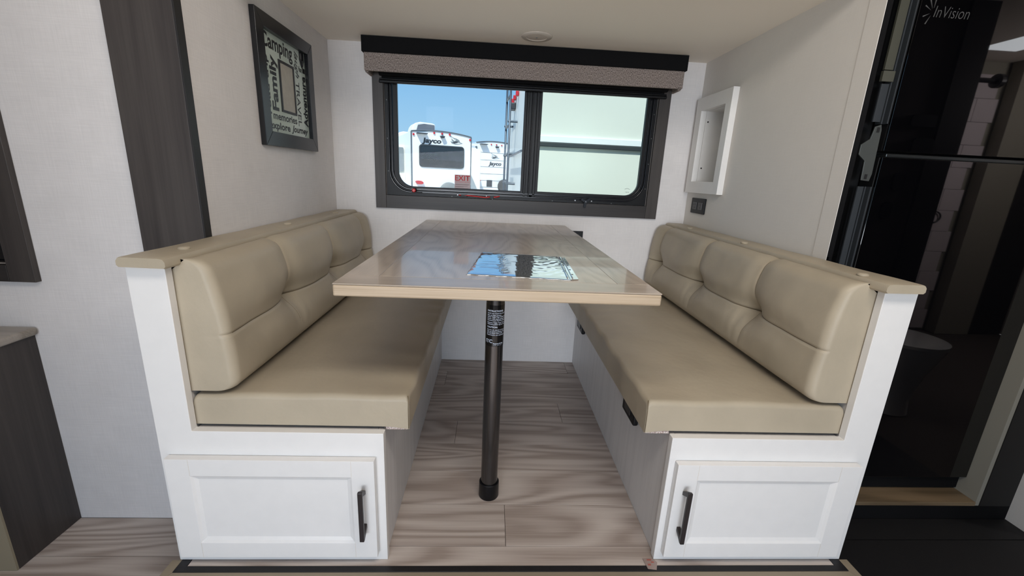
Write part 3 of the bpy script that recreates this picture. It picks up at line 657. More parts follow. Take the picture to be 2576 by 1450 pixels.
def edge_samples(L, r, n_mid, n_e=8):
    s = [r*(1-math.cos(.5*PI*i/n_e)) for i in range(n_e)]
    s += [r + (L-2*r)*i/n_mid for i in range(n_mid+1)]
    s += [L - r*(1-math.cos(.5*PI*i/n_e)) for i in range(n_e-1, -1, -1)]
    return s
def prof_e(x, L, r):
    d = min(x, L-x)
    return 1.0 if d >= r else math.sqrt(max(0.0, 1-(1-d/r)**2))
def gauss(x, w): return math.exp(-(x/w)**2)
def heightfield(bm, S, T, fn_pt):
    """closed cushion from a grid: front vertices fn_pt(s,t,True), flat back fn_pt(s,t,False)"""
    F = [[bm.verts.new(fn_pt(s, t, True)) for t in T] for s in S]
    ns, nt_ = len(S), len(T)
    for i in range(ns-1):
        for j in range(nt_-1): bm.faces.new((F[i][j], F[i+1][j], F[i+1][j+1], F[i][j+1]))
    B = {}
    def bv(i, j):
        if (i, j) not in B: B[(i, j)] = bm.verts.new(fn_pt(S[i], T[j], False))
        return B[(i, j)]
    rim = [(i, 0) for i in range(ns)] + [(ns-1, j) for j in range(1, nt_)] + [(i, nt_-1) for i in range(ns-2, -1, -1)] + [(0, j) for j in range(nt_-2, 0, -1)]
    for (a, b) in zip(rim, rim[1:]+rim[:1]):
        bm.faces.new((F[a[0]][a[1]], F[b[0]][b[1]], bv(*b), bv(*a)))
    bm.faces.new([bv(*r) for r in rim][::-1])

def back_cushion(side, label):
    y0, y1, z0, z1 = 0.0225, 1.238, 0.4665, 0.7790
    xb = -0.6850 if side < 0 else 0.9115
    tufts = (0.365, 0.735, 1.135) if side < 0 else (0.345, 0.715, 1.130)
    zt = 0.604
    L, H = y1-y0, z1-z0
    S = edge_samples(L, 0.022, 120); T = edge_samples(H, 0.030, 46)
    # extra columns along the seams for crisp grooves
    for yt in tufts:
        S += [yt-y0+d for d in (-0.006, -0.003, 0, 0.003, 0.006)]
    T += [zt-z0+d for d in (-0.006, -0.003, 0, 0.003, 0.006)]
    S = sorted(set(round(s, 5) for s in S)); T = sorted(set(round(t, 5) for t in T))
    rnd = random.Random(7+side)
    ph = [rnd.uniform(0, 6) for _ in range(6)]
    def pt(s, t, front):
        y, z = y0+s, z0+t
        u = t/H
        zz = z
        if not front: return (xb, y, zz - (0.024 if u > 0.5 and t > H-0.001 else 0.0))
        es, et = prof_e(s, L, 0.022), prof_e(t, H, 0.030)
        d0 = 0.1035 - 0.036*u
        ends = min(1.0, min(s, L-s)/0.16)
        arch = math.sin(PI*min(1, max(0, u)))
        d = d0 + (0.014 + 0.012*ends)*arch**0.7
        # horizontal seam
        hs = gauss(z-zt, 0.040)*0.017*ends + gauss(z-zt, 0.0035)*0.0045
        d -= hs
        for yt in tufts:
            dy, dz = y-yt, z-zt
            r2 = math.hypot(dy/0.055, dz/0.045)
            d -= 0.034*math.exp(-r2**1.5)
            up = 1.0 if dz > 0 else max(0.0, 1+dz/0.12)*0.6
            d -= up*(0.011*gauss(dy, 0.035) + 0.0045*gauss(dy, 0.0032))
            # pull wrinkles
            if dz < 0: d -= 0.003*gauss(dy-0.02, 0.05)*math.sin(dy*150+ph[0])*max(0, 1+dz/0.12)*min(1, -dz/0.03)
        d += 0.0015*math.sin(y*17+ph[1]+z*9)*arch + 0.001*math.sin(y*41+z*25+ph[2])*arch
        d = d - 0.020*(1-es) - (0.026 if u < 0.5 else 0.032)*(1-et)
        # top dips a little at the vertical seams
        if u > 0.6:
            for yt in tufts: zz -= 0.005*gauss(y-yt, 0.02)*(u-0.6)/0.4
        return (xb - side*d, y, zz)
    bm = bmesh.new(); heightfield(bm, S, T, pt)
    c = obj('back_cushion', bm, M['vinyl'], smooth='auto')
    tag(c, label, 'cushion')
    sm = bmesh.new(); tube(sm, [pt(L*i/160, zt-z0, True) for i in range(3, 158)], 0.0011, 6); obj('seam', sm, M['seam'], c, smooth=True)
    for yt in tufts:
        sm = bmesh.new(); tube(sm, [pt(yt-y0, H*i/60, True) for i in range(int(60*(zt-z0)/H), 59)], 0.0012, 6); obj('seam', sm, M['seam'], c, smooth=True)
        sm = bmesh.new(); tube(sm, [pt(yt-y0, H*i/60, True) for i in range(12, int(60*(zt-z0)/H))], 0.0006, 6); obj('seam', sm, M['seam'], c, smooth=True)
    return c
cL = back_cushion(-1, 'tufted taupe vinyl back cushion of the left bench')
cR = back_cushion(1, 'tufted taupe vinyl back cushion of the right bench')

def seat_cushion(side, label):
    y0, y1 = 0.0225, 1.246
    if side < 0: xa, xb_ = -0.6850, -0.184
    else: xa, xb_ = 0.400, 0.9115
    zb, zt = 0.3795, 0.4655
    t = thing('seat_cushion', ((xa+xb_)/2, 0.6, zb), label, 'cushion')
    W, L = xb_-xa, y1-y0
    S = edge_samples(W, 0.014, 50, 6); T = edge_samples(L, 0.014, 90, 6)
    rnd = random.Random(3+side); ph = [rnd.uniform(0, 6) for _ in range(8)]
    def pt(s, tt, front):
        x, y = xa+s, y0+tt
        di = (W-s) if side < 0 else s          # distance from the aisle edge
        if not front:
            return (x, y, zb - 0.006*gauss(di, 0.03))
        es, et = prof_e(s, W, 0.014), prof_e(tt, L, 0.014)
        cr = 0.010*(1-gauss(di, 0.12))*min(1, tt/0.12)*max(0.0, min(1, (W-di-0.10)/0.12))
        wr = 0.0025*gauss(di-0.03, 0.05)*math.sin(y*46+ph[0]+2*math.sin(y*9))*min(1, tt/0.15)
        h = (zt-zb) - 0.006 + cr - 0.004*max(0.0, min(1, (di-W+0.16)/0.08)) + wr + 0.001*math.sin(x*30+y*14+ph[1])
        h -= 0.013*(1-es) + 0.013*(1-et)
        xx = x
        if di < 0.014: xx += (0.002*math.sin(y*38+ph[2]) - 0.0015)*(1 if side > 0 else -1)*min(1, tt/0.1)
        return (xx, y, zb + h)
    bm = bmesh.new(); heightfield(bm, S, T, pt)
    c = obj('cover', bm, M['vinyl'], t, smooth='auto')
    # seams on the aisle-side front corner
    xe = xb_-0.0015 if side < 0 else xa+0.0015
    sb = bmesh.new(); tube(sb, [(xe, y0-0.0005, zb-0.004), (xe, y0-0.0008, zb+0.05), (xe, y0+0.001, zt-0.014), (xe-0.002*(-side), y0+0.008, zt-0.0065)], 0.0011, 6)
    obj('corner_seam', sb, M['seam'], t, smooth=True)
    # lining that shows below the overhang
    lo, hi = (-0.2405, xb_-0.004) if side < 0 else (xa+0.004, 0.4645)
    lb = bmesh.new(); n = 60; rg = random.Random(9)
    for i in range(n):
        yy = y0+0.002+(L-0.01)*i/n
        box(lb, lo, hi, yy, yy+(L-0.01)/n*0.98, zb-0.007-rg.uniform(0, 0.0035), zb-0.001)
    ln = obj('frayed_lining', lb, M['lining'], t); tag(ln, 'pale speckled lining under the overhang', kind='stuff')
    return t
sL = seat_cushion(-1, 'smooth taupe vinyl seat cushion on the left bench')
sR = seat_cushion(1, 'smooth taupe vinyl seat cushion on the right bench')

outlet = lambda y0, y1, lab: None
for y0, y1, lab in ((0.232, 0.345, 'black outlet near the front of the right bench side, under the cushion overhang'), (1.01, 1.135, 'black outlet at the far end of the right bench side, near the window wall')):
    o = thing('bench_outlet', (0.470, (y0+y1)/2, 0.23), lab, 'outlet')
    obj('housing', BOX(0.452, 0.4695, y0, y1, 0.256, 0.350, bevel=0.006, seg=3), M['black'], o)
    obj('socket', BOX(0.449, 0.4525, y0+0.03, y1-0.03, 0.275, 0.325, bevel=0.0015), M['black_metal'], o)

# ================================================================== table
TX0, TX1, TY0, TY1, TZ = -0.3247, 0.3718, -0.0384, 1.2481, 0.7525
tb = thing('dinette_table', (0.02, 0.6, 0.0), 'light oak dinette table on one black pole between the benches', 'table')
ft = 0.0765
# core with rounded edge, then the frame boards and field on top as separate pieces
obj('edge_band', BOX(TX0, TX1, TY0, TY1, TZ-0.0285, TZ-0.0030, bevel=0.004, seg=3), M['oak_edge'], tb)
k = 0.0004
bm = PRISM([(TX0, TY0+0.0), (TX0+ft, TY0+ft*1.02), (TX0+ft, TY1), (TX0, TY1)], TZ-0.0032, TZ, 'XY')
obj('frame_board', PRISM([(TX0, TY0+.0765+k), (TX0+ft-k, TY0+.0765+k), (TX0+ft-k, TY1), (TX0, TY1)], TZ-0.0031, TZ, 'XY'), M['oak'], tb, bevel=0.0006); bm.free()
obj('frame_board', PRISM([(TX1-ft+k, TY0+.0765+k), (TX1, TY0+.0765+k), (TX1, TY1), (TX1-ft+k, TY1)], TZ-0.0031, TZ, 'XY'), M['oak'], tb, bevel=0.0006)
obj('frame_board', PRISM([(TX0, TY0), (TX1, TY0), (TX1, TY0+.0765-k), (TX0, TY0+.0765-k)], TZ-0.0031, TZ, 'XY'), M['oak_x'], tb, bevel=0.0012)
obj('field_panel', PRISM([(TX0+ft+k, TY0+.0765+k), (TX1-ft-k, TY0+.0765+k), (TX1-ft-k, TY1), (TX0+ft+k, TY1)], TZ-0.0031, TZ, 'XY'), M['oak'], tb, bevel=0.0006)
PX, PY = 0.0190, 0.238; PR = 0.0258
pl = obj('pole', LATHE([(PR, 0.050), (PR, 0.60), (PR, 0.715)], (PX, PY, 0), 'Z', 48), M['pole'], tb, smooth='auto'); tag(pl, 'satin black tube leg')
obj('pole_collar', LATHE([(PR+0.0008, 0.694), (PR+0.0008, 0.7205), (PR+0.02, 0.722), (PR+0.02, 0.7242)], (PX, PY, 0), 'Z', 48), M['black_metal'], tb, smooth='auto')
obj('base_cup', LATHE([(0.0300, 0.0008), (0.0312, 0.003), (0.0308, 0.052), (0.0290, 0.054), (0.0262, 0.0535)], (PX, PY, 0), 'Z', 48), M['black'], tb, smooth='auto')
lab = obj('pole_label', LATHE([(PR+0.0003, 0.516), (PR+0.0003, 0.637)], (PX, PY, 0), 'Z', 48), pbr('label_black_gloss', (17, 17, 19), 0.12), pl, smooth='auto')
obj('wall_bracket', BOX(-0.25, 0.30, YB-0.022, YB-0.0008, 0.700, 0.7235, bevel=0.001), M['black_metal'], tb)
def wrap_text(lines):
    out = bmesh.new()
    for s, size, z, bold, x0 in lines:
        b_ = text_bm(s, size, bold, 1.0, align='LEFT')
        for v in b_.verts:
            ang = (v.co.x + x0)/PR; r = PR+0.0006
            v.co = Vector((PX + r*math.sin(ang), PY - r*math.cos(ang), z + v.co.y))
        merge(out, b_)
    return out
wl = [(s_, sz_, z_, b_, x_) for s_, sz_, z_, b_, x_ in (
    ('INSTRUCTIONS:', .0066, .6207, .0002, -.024), ('Install Leg: Insert leg into Floor', .0052, .6140, .0001, -.024), ('Base to fully engage.', .0052, .6084, .0001, -.024),
    ('Install Table Top: Hold table top', .0052, .6035, .0001, -.024), ('Down with even pressure.', .0052, .5983, .0001, -.024), ('Remove Leg: Pull leg from Floor', .0052, .5933, .0001, -.024),
    ('Remove Table Top: Twist table', .0052, .5870, .0001, -.024), ('Without pulling up to remove.', .0052, .5820, .0001, -.024), ('CAUTION:', .0066, .5736, .0002, -.024),
    ('Do not sit, stand or lean on table.', .0052, .5658, .0001, -.024), ('Use on level surfaces only with', .0052, .5607, .0001, -.024), ('leg and floor base only.', .0052, .5560, .0001, -.024),
    ('Overweight can severely damage.', .0052, .5507, .0001, -.024), ('ITC', .0140, .5310, .0004, -.0275), ('Support & Ship', .0050, .5250, .0002, -.004), ('www. 574 123', .0044, .5200, .0, -.004))]
obj('lettering', wrap_text(wl), M['white_print'], lab)

# shiny plastic envelope on the table
def envelope():
    P00, P10, P11, P01 = Vector((-0.056, 0.077)), Vector((0.191, 0.053)), Vector((0.209, 0.357)), Vector((-0.027, 0.388))
    t = thing('plastic_envelope', (0.08, 0.22, TZ), 'shiny crinkled plastic envelope lying on the oak table', 'envelope')
    n, m_ = 90, 110; rg = random.Random(11)
    fold = [(rg.uniform(0, 1), rg.uniform(0, 1), rg.uniform(-0.2, 0.2), rg.uniform(0.04, 0.16), rg.uniform(0.008, 0.022), rg.uniform(-0.0006, 0.0007)) for _ in range(30)]
    bm = bmesh.new(); G = []
    for i in range(n+1):
        row = []
        for j in range(m_+1):
            u, v = i/n, j/m_
            p = P00*(1-u)*(1-v) + P10*u*(1-v) + P11*u*v + P01*(1-u)*v
            h = 0.0020 + 0.0003*math.sin(u*5+v*3)
            for fu, fv, an, ln, wd, am in fold:
                du, dv = u-fu, v-fv; a = du*math.cos(an)+dv*math.sin(an); b = -du*math.sin(an)+dv*math.cos(an)
                h += am*gauss(a, ln)*gauss(b, wd)
            h += 0.00005*math.sin(v*48+5*math.sin(u*11)) + 0.00004*math.sin(u*55+v*20)
            ed = min(u, 1-u, v, 1-v); h *= min(1, ed*14)**.5 if ed > 0 else 0
            wob = 0.0012*math.sin(v*40)*(1 if i in (0, n) else 0)
            row.append(bm.verts.new((p.x+wob, p.y+0.0015*math.sin(u*38)*(1 if j in (0, m_) else 0), TZ+0.0010+max(h, 0))))
        G.append(row)
    for i in range(n):
        for j in range(m_): bm.faces.new((G[i][j], G[i+1][j], G[i+1][j+1], G[i][j+1]))
    B = [[None]*(m_+1) for _ in range(n+1)]
    rim = [(i, 0) for i in range(n+1)] + [(n, j) for j in range(1, m_+1)] + [(i, m_) for i in range(n-1, -1, -1)] + [(0, j) for j in range(m_-1, 0, -1)]
    low = [bm.verts.new((G[i][j].co.x, G[i][j].co.y, TZ+0.0004)) for i, j in rim]
    for k in range(len(rim)):
        a, b = rim[k], rim[(k+1) % len(rim)]; bm.faces.new((G[a[0]][a[1]], G[b[0]][b[1]], low[(k+1) % len(rim)], low[k]))
    bm.faces.new(low[::-1])
    obj('sleeve', bm, M['foil'], t, smooth=True)
    # zip edge along the right side
    for k, off in enumerate((0.004, 0.016)):
        tb_ = bmesh.new(); tube(tb_, [(P10.x+off-0.012+(P11.x-P10.x)*q/10, P10.y+0.004+(P11.y-P10.y-0.02)*q/10, TZ+0.0034) for q in range(11)], 0.0012, 8)
        obj('zip_seam', tb_, M['foil'], t, smooth=True)
    bm = bmesh.new(); prism(bm, [(P10.x-0.002, P10.y+0.004), (P10.x+0.018, P10.y+0.010), (P11.x+0.012, P11.y-0.022), (P11.x-0.002, P11.y-0.014)], TZ+0.0008, TZ+0.0024, 'XY')
    obj('zip_flap', bm, M['foil'], t)
    for q in (0.16, 0.36, 0.57, 0.86, 0.95):
        y = P10.y + 0.01 + (P11.y-P10.y-0.03)*q; x = P10.x+0.004+(P11.x-P10.x)*q
        obj('vent_hole', BOX(x, x+0.007, y, y+0.007, TZ+0.0024, TZ+0.0027), M['rv_dark'], t)
envelope()

# small transparent-red scrap of tape on the platform edge
bm = PRISM([(0.440, -0.030), (0.462, -0.033), (0.472, -0.010), (0.461, 0.004), (0.436, 0.002)], 0.0018, 0.0023, 'XY')
sc = obj('tape_scrap', bm, pbr('faded_film', (164, 146, 138), 0.35)); tag(sc, 'small scrap of clear tape with red print on the platform edge by the right bench', 'tape')
for a in ((0.444, 0.452, -0.020, -0.015), (0.455, 0.463, -0.012, -0.008), (0.446, 0.458, -0.005, -0.001)):
    obj('print_mark', BOX(a[0], a[1], a[2], a[3], 0.0023, 0.0025), pbr('faded_red_print', (176, 96, 84), 0.5), sc)

# ================================================================== left cabinet with counter
cb = thing('galley_cabinet', (-1.5, 0.18, MF), 'charcoal wood cabinet with grey counter at the lower left', 'cabinet')
obj('side_panel', BOX(-1.292, -1.276, 0.096, YW-0.001, MF+0.001, 0.490), M['dark_wood'], cb)
obj('carcass', BOX(-1.9, -1.293, 0.110, YW-0.001, MF+0.001, 0.490), M['dark_panel'], cb)
obj('front_stile', BOX(-1.9, -1.2765, 0.090, 0.0955, MF+0.001, 0.490), pbr('tan_cabinet_front', (150, 140, 118), 0.5), cb)
bm = BOX(-1.9, -1.262, 0.070, YW-0.0012, 0.4905, 0.513, bevel=0.008, seg=4)
obj('countertop', bm, wood('grey_counter_laminate', [(120, 112, 102), (150, 142, 132), (165, 157, 148)], 'X', rough=0.3, ring=3), cb)

# ================================================================== refrigerator at the right
F = 0.335
al = thing('refrigerator_cabinet', (1.45, 0.5, MF), 'dark cabinet surround with tan sill holding the black refrigerator', 'cabinet')
obj('kick_board', BOX(1.0, 1.878, 0.285, 0.300, MF+0.001, -0.075), M['black_matte'], al)
obj('sill', BOX(1.0, 1.7445, 0.285, 0.37, -0.0745, -0.060, bevel=0.001), M['sill_wood'], al)
obj('side_reveal', BOX(1.745, 1.760, 0.287, 0.95, -0.0745, 1.75), pbr('pale_reveal', (150, 146, 134), 0.6), al)
obj('end_panel', BOX(1.761, 1.878, 0.285, 0.95, -0.0745, 1.75), M['dark_panel'], al)
obj('back_panel', BOX(1.02, 1.745, 0.93, 0.94, -0.06, 1.75), M['black_matte'], al)
obj('left_panel', BOX(0.9826, 0.999, 0.283, 0.338, 0.795, 1.94), M['black_matte'], al)
obj('left_panel', BOX(0.990, 0.999, 0.283, 0.338, MF+0.001, 0.7945), M['black_matte'], al)
obj('left_panel', BOX(1.0185, 1.026, 0.372, 0.925, -0.0595, 1.75), M['black_matte'], al)
obj('top_panel', BOX(1.02, 1.878, 0.285, 0.94, 1.7505, 1.94), M['dark_panel'], al)
fr = thing('refrigerator', (1.42, 0.6, -0.06), 'tall black glass two-door refrigerator right of the dinette', 'refrigerator')
obj('body', BOX(1.062, 1.7435, F+0.062, 0.92, -0.055, 1.70), M['fridge_dark'], fr, bevel=0.003)
FX0, FX1 = 1.120, 1.7435
zg = 1.094
ud = obj('upper_door', BOX(FX0, FX1, F+0.0065, F+0.055, zg+0.007, 1.695), M['fridge_dark'], fr, bevel=0.002)
ld = obj('lower_door', BOX(FX0-0.001, FX1, F+0.0065, F+0.055, 0.005, zg-0.010), M['fridge_dark'], fr, bevel=0.002)
obj('glass_front', BOX(FX0, FX1, F, F+0.006, zg+0.007, 1.695, bevel=0.001), M['fridge_glass'], ud)
bm = BOX(FX0-0.001, FX1, F, F+0.006, 0.005, zg-0.010, bevel=0.001)
for v in bm.verts: v.co.y += (FX1-v.co.x)*-0.006
obj('glass_front', bm, M['fridge_glass'], ld)
obj('grip_rail', BOX(FX0+0.015, FX1-0.002, F+0.004, F+0.040, zg-0.009, zg+0.001, bevel=0.002), pbr('grip_rail_steel', (70, 74, 76), 0.3, metal=0.8), fr)
obj('kick_grille', BOX(FX0-0.03, FX1, F+0.02, F+0.06, -0.054, 0.002), M['black_matte'], fr)
def FP(x, z): return (x*1.0425, (z-0.9826)*1.0425+0.9826)
bm = PRISM([FP(*q) for q in ((1.036, 1.158), (1.052, 1.164), (1.056, 1.150), (1.060, 1.035), (1.056, 1.014), (1.032, 1.016), (1.029, 1.068), (1.008, 1.084), (1.008, 1.110), (1.030, 1.126))], F+0.002, F+0.006)
hg = obj('middle_hinge', bm, M['hinge'], fr, bevel=0.0008)
for x, z in (FP(1.046, 1.150), FP(1.043, 1.026)): obj('hinge_slot', BOX(x-0.004, x+0.004, F+0.0012, F+0.0022, z-0.007, z+0.007), M['mat'], hg)
for x0_, x1_, y_ in ((1.030, 1.034, 0.010), (1.102, 1.106, 0.012), (1.1125, 1.1165, 0.004)):
    for z0_, z1_ in ((1.175, 1.69), (0.01, 1.0)):
        obj('gasket_strip', BOX(x0_, x1_, F+y_, F+y_+0.02, z0_, z1_), M['rv_dark'], fr)
obj('frame_strip', BOX(1.072, 1.097, F+0.010, F+0.016, 1.315, 1.69), pbr('olive_grey_strip', (72, 72, 62), 0.5), fr)
obj('frame_strip', BOX(1.070, 1.104, F+0.008, F+0.016, 1.285, 1.312), pbr('olive_grey_clip', (76, 76, 66), 0.5), fr)
obj('frame_strip', BOX(1.082, 1.100, F+0.014, F+0.018, 0.01, 1.0), M['rv_dark'], fr)
obj('frame_strip', BOX(1.078, 1.100, F+0.014, F+0.018, 1.18, 1.28), M['rv_dark'], fr)
obj('lettering', place(fit_text('InVision', 0.100, 0.027, -0.0006, 0.2), XZ(1.212, F-0.0006, 1.459)), M['logo_grey'], ud)
bm = bmesh.new()
for a in (88, 122, 155, 200, 238):
    a = math.radians(a); cx, cz = 1.158, 1.457; dx_, dz_ = math.cos(a), math.sin(a); w = 0.0016
    prism(bm, [(cx+0.008*dx_, cz+0.010*dz_), (cx+0.027*dx_-w*dz_, cz+0.034*dz_+w*dx_), (cx+0.027*dx_+w*dz_, cz+0.034*dz_-w*dx_)], F-0.0012, F-0.0004)
obj('burst_mark', bm, M['logo_grey'], ud)
# white wall past the cabinet and dark rubber mat before it
structure(obj('wall_partition', BOX(1.88, 1.93, 0.2, 0.95, MF, ZM), M['wall_plain']), 'pale partition wall at the right edge')
mt = thing('floor_mat', (1.5, 0.0, MF), 'black rubber mat on the floor before the refrigerator', 'mat')
obj('mat_sheet', BOX(1.034, 1.878, 0.195, 0.283, MF+0.0005, MF+0.006), M['mat'], mt)
obj('mat_sheet', BOX(1.034, 1.878, -0.75, 0.192, MF+0.0005, MF+0.006), M['mat'], mt)

# ================================================================== cabin behind the camera (seen only as reflections)
YBK = -2.1
bm = bmesh.new()
# opening added to let the fill panel in and limit it at the left, X -1.2..1.2
for a in ((-3.2, -2.9, MF, ZM), (-2.9, -1.2, MF, ZM), (-1.2, 1.2, 1.90, ZM), (1.2, 1.9, MF, ZM)):
    box(bm, a[0], a[1], YBK-0.05, YBK, a[2], a[3])
structure(obj('wall_front', bm, M['cabin_wall']), 'cabin wall behind the camera with an opening added for the light')
# bathroom corner to the right of the camera, mirrored in the refrigerator glass
structure(obj('wall_bath_end', BOX(1.931, 4.4, 0.90, 0.95, MF, ZM), M['olive_wall']), 'end wall of the bathroom corner')
structure(obj('wall_bath_front', BOX(1.9, 2.389, -0.83, -0.78, MF, ZM), pbr('dim_brown_wall', (70, 62, 56), 0.6)), 'dark wall beside the bathroom doorway')  # low light on this wall is put into its dark colour
structure(obj('wall_bath_side', BOX(1.9, 1.95, -2.1, -0.84, MF, ZM), M['olive_wall']), 'side wall behind the bathroom doorway')
structure(obj('wall_bath_rear', BOX(1.96, 4.4, -1.75, -1.70, MF, ZM), M['olive_wall']), 'rear wall of the bathroom')
dj = thing('bathroom_door_frame', (2.46, -0.8, MF), 'black door jamb beside the bathroom', 'door frame')
obj('jamb', BOX(2.39, 2.54, -0.84, -0.765, MF+0.001, ZM-0.001), M['dark_edge'], dj)
sw = thing('shower_surround', (3.1, -1.66, MF), 'white tiled shower wall in the bathroom', 'shower')
for i in range(12):
    for j in range(5):
        x0_ = 2.45+j*0.28-(0.14 if i % 2 else 0)
        x1_ = min(x0_+0.2775, 3.74); x0_ = max(x0_, 2.45)
        if x1_-x0_ > 0.02: obj('tile', BOX(x0_, x1_, -1.699, -1.688, MF+0.02+i*0.165, MF+0.183+i*0.165, bevel=0.0015, seg=1), M['tile'], sw)
pn = thing('bathroom_panel', (3.9, -1.6, MF), 'grey olive bathroom wall panel beside the shower', 'panel')
obj('panel_sheet', BOX(3.76, 4.06, -1.685, -1.60, MF+0.001, ZM-0.001), M['olive_wall'], pn)
obj('dark_edge', BOX(4.061, 4.38, -1.685, -1.62, MF+0.001, ZM-0.001), M['dark_edge'], pn)
wc = thing('toilet', (2.16, -0.40, MF), 'white toilet beside the black door jamb', 'toilet')
obj('bowl', LATHE([(0.10, 0.001), (0.09, 0.08), (0.12, 0.22), (0.17, 0.36), (0.175, 0.39)], (2.16, -0.40, MF), 'Z', 28), M['porcelain'], wc, smooth='auto')
obj('lid', LATHE([(0.18, 0.392), (0.18, 0.408), (0.15, 0.414)], (2.16, -0.40, MF), 'Z', 28), M['porcelain'], wc, smooth='auto')
tr_ = thing('towel_ring', (3.5, -1.68, 0.78), 'black towel ring on the shower wall', 'towel ring')
bm = bmesh.new(); tube(bm, [(3.53+0.06*math.cos(2*PI*i/24), -1.675, 0.82+0.045*math.sin(2*PI*i/24)) for i in range(25)], 0.006, 6, cap=False)
obj('hoop', bm, M['black_metal'], tr_, smooth=True)
sr = thing('shower_rod', (3.3, -1.6, 1.76), 'black shower rod end on the bathroom wall', 'rod')
obj('rod', TUBE([(2.95, -1.45, 1.76), (3.40, -1.45, 1.76)], 0.016, 12), M['black_metal'], sr, smooth=True)
obj('flange', LATHE([(0.045, 0.0), (0.045, 0.03)], (3.40, -1.45, 1.76), 'X', 20), M['black_metal'], sr)
for x, z, w, h in ((2.30, 1.37, 0.07, 0.03), (2.33, 1.24, 0.06, 0.045), (2.27, 1.05, 0.035, 0.05), (2.24, 0.89, 0.03, 0.05)):
    pt_ = obj('switch_plate', PRISM(rrect(x-w, x+w, z-h, z+h, (h*.6,)*4), -0.779, -0.765), M['black'])
    tag(pt_, {1.37: 'topmost black oval plate on the dark wall beside the bathroom doorway', 1.24: 'second black plate from the top on the dark wall', 1.05: 'third black plate from the top on the dark wall', 0.89: 'lowest black plate on the dark wall'}[z], 'switch', 'black plates beside the bathroom doorway')
area('bath_lamp_and_fill', (3.28, -1.25, 1.93), (3.28, -1.25, 0), 0.28, 0.3, 0.9, (0.90, 0.95, 1.0))
area('bath_lamp_and_fill', (3.9, -0.6, 1.75), (3.0, -1.7, 1.2), 0.3, 0.3, 13, (1.0, 0.93, 0.93))  # unseen fill lamp added to brighten the mirrored tiles

# ================================================================== outside
GZ = -0.90
structure(obj('ground', BOX(-60, 60, -20, 90, GZ-0.2, GZ), M['gravel']), 'pale gravel of the dealer lot')

def bird(parent, s, z, w, y, name='bird_emblem'):
    """bird-head emblem: crest swept up to the left, round head, long beak to the right"""
    def Q(pts, yy, mat, nm, par):
        bm = bmesh.new(); prism(bm, [(s+p[0]*w, z+p[1]*w) for p in pts], yy-0.004, yy); return obj(nm, bm, mat, par, local=True)
    b0 = Q([(-.5, .42), (-.2, .22), (.05, .17), (.24, .08), (.30, -.06), (.5, -.14), (.28, -.20), (-.05, -.24), (-.32, -.18), (-.42, -.02), (-.22, -.08), (-.36, .08), (-.30, .12)], y, M['rv_grey'], name, parent)
    Q([(-.38, .30), (-.15, .12), (.0, .08), (-.1, .0), (-.25, .08)], y-0.004, M['rv_white'], 'crest_field', b0)
    Q([(-.28, -.10), (-.02, -.02), (.16, -.02), (.06, -.14), (-.1, -.17)], y-0.004, M['rv_dark'], 'head_mark', b0)
    Q([(-.12, -.17), (.18, -.10), (.40, -.145), (.2, -.18)], y-0.008, M['rv_white'], 'beak_field', b0)
    return b0
LZ = lambda s, y, z: basis((s, y, z), (1, 0, 0), (0, 0, 1))
def lens(parent, s, z, y, r=0.035):
    l = obj('clearance_light', BOX(s-r, s+r, y-0.04, y, z-r*1.1, z+r*1.1, bevel=0.012), M['rv_red'], parent, local=True); return l

# -- trailer A: rear faces us
A = thing('travel_trailer', (-3.243, 16.8, GZ), 'white travel trailer seen from behind with a wide dark rear window', 'trailer', rz=math.radians(20))
g0 = -GZ  # local z of cabin floor level
def arch(s, W, zl, zm, zr):
    t = s/W; return zl*(1-t)*(1-2*t) + 4*zm*t*(1-t) + zr*t*(2*t-1)
WA = 2.44
top = [(s*WA/14, g0+arch(s*WA/14, WA, 2.50, 2.565, 2.43)) for s in range(15)]
obj('shell', PRISM([(WA, 0.45), (0, 0.45)] + top, 0.0, 8.5), M['rv_white'], A, local=True)
bm = bmesh.new(); tube(bm, [(s, -0.01, z+0.01) for s, z in top], 0.028, 6)
obj('roof_edge', bm, M['rv_trim'], A, local=True)
obj('corner_trim', BOX(-0.02, 0.03, -0.015, 0.03, 0.45, top[0][1]), M['rv_trim'], A, local=True)
obj('corner_trim', BOX(WA-0.02, WA+0.02, -0.015, 0.03, 0.45, top[-1][1]), M['rv_trim'], A, local=True)
fr_ = rrect(0.30, 2.145, g0+1.175, g0+2.045, (.13,)*4); fi = rrect(0.345, 2.10, g0+1.22, g0+2.00, (.10,)*4)
bm = bmesh.new(); ring(bm, fr_, fi, -0.03, 0.0); wA = obj('window_frame', bm, M['rv_dark'], A, local=True)
obj('pane', PRISM(fi, -0.012, -0.004), M['rv_pane'], wA, local=True)
for s, z in ((0.09, 2.40), (0.903, 2.505), (1.223, 2.50), (1.531, 2.49), (2.384, 2.344)): lens(A, s, g0+z-0.01, 0.0)
obj('awning_strip', BOX(0.198, 0.61, -0.22, 0.0, g0+2.42, g0+2.45), M['rv_dark'], A, local=True)
bm = bmesh.new(); prism(bm, [(1.13, g0+2.40), (1.32, g0+2.40), (1.29, g0+2.33), (1.18, g0+2.31)], -0.14, 0.0); obj('rear_camera', bm, M['rv_dark'], A, local=True)
obj('lettering', place(fit_text('Jayco', 0.78, 0.25, 0.0022, 0.12), LZ(0.81, -0.004, g0+2.17)), M['rv_dark'], A, local=True)
bird(A, 1.80, g0+2.25, 0.56, -0.001)
bm = bmesh.new(); prism(bm, [(0.13, g0+0.60), (0.20, g0+0.64), (0.38, g0+0.63), (0.47, g0+0.56), (0.40, g0+0.50), (0.22, g0+0.50)], -0.09, 0.0); obj('tail_light', bm, M['rv_red'], A, local=True)
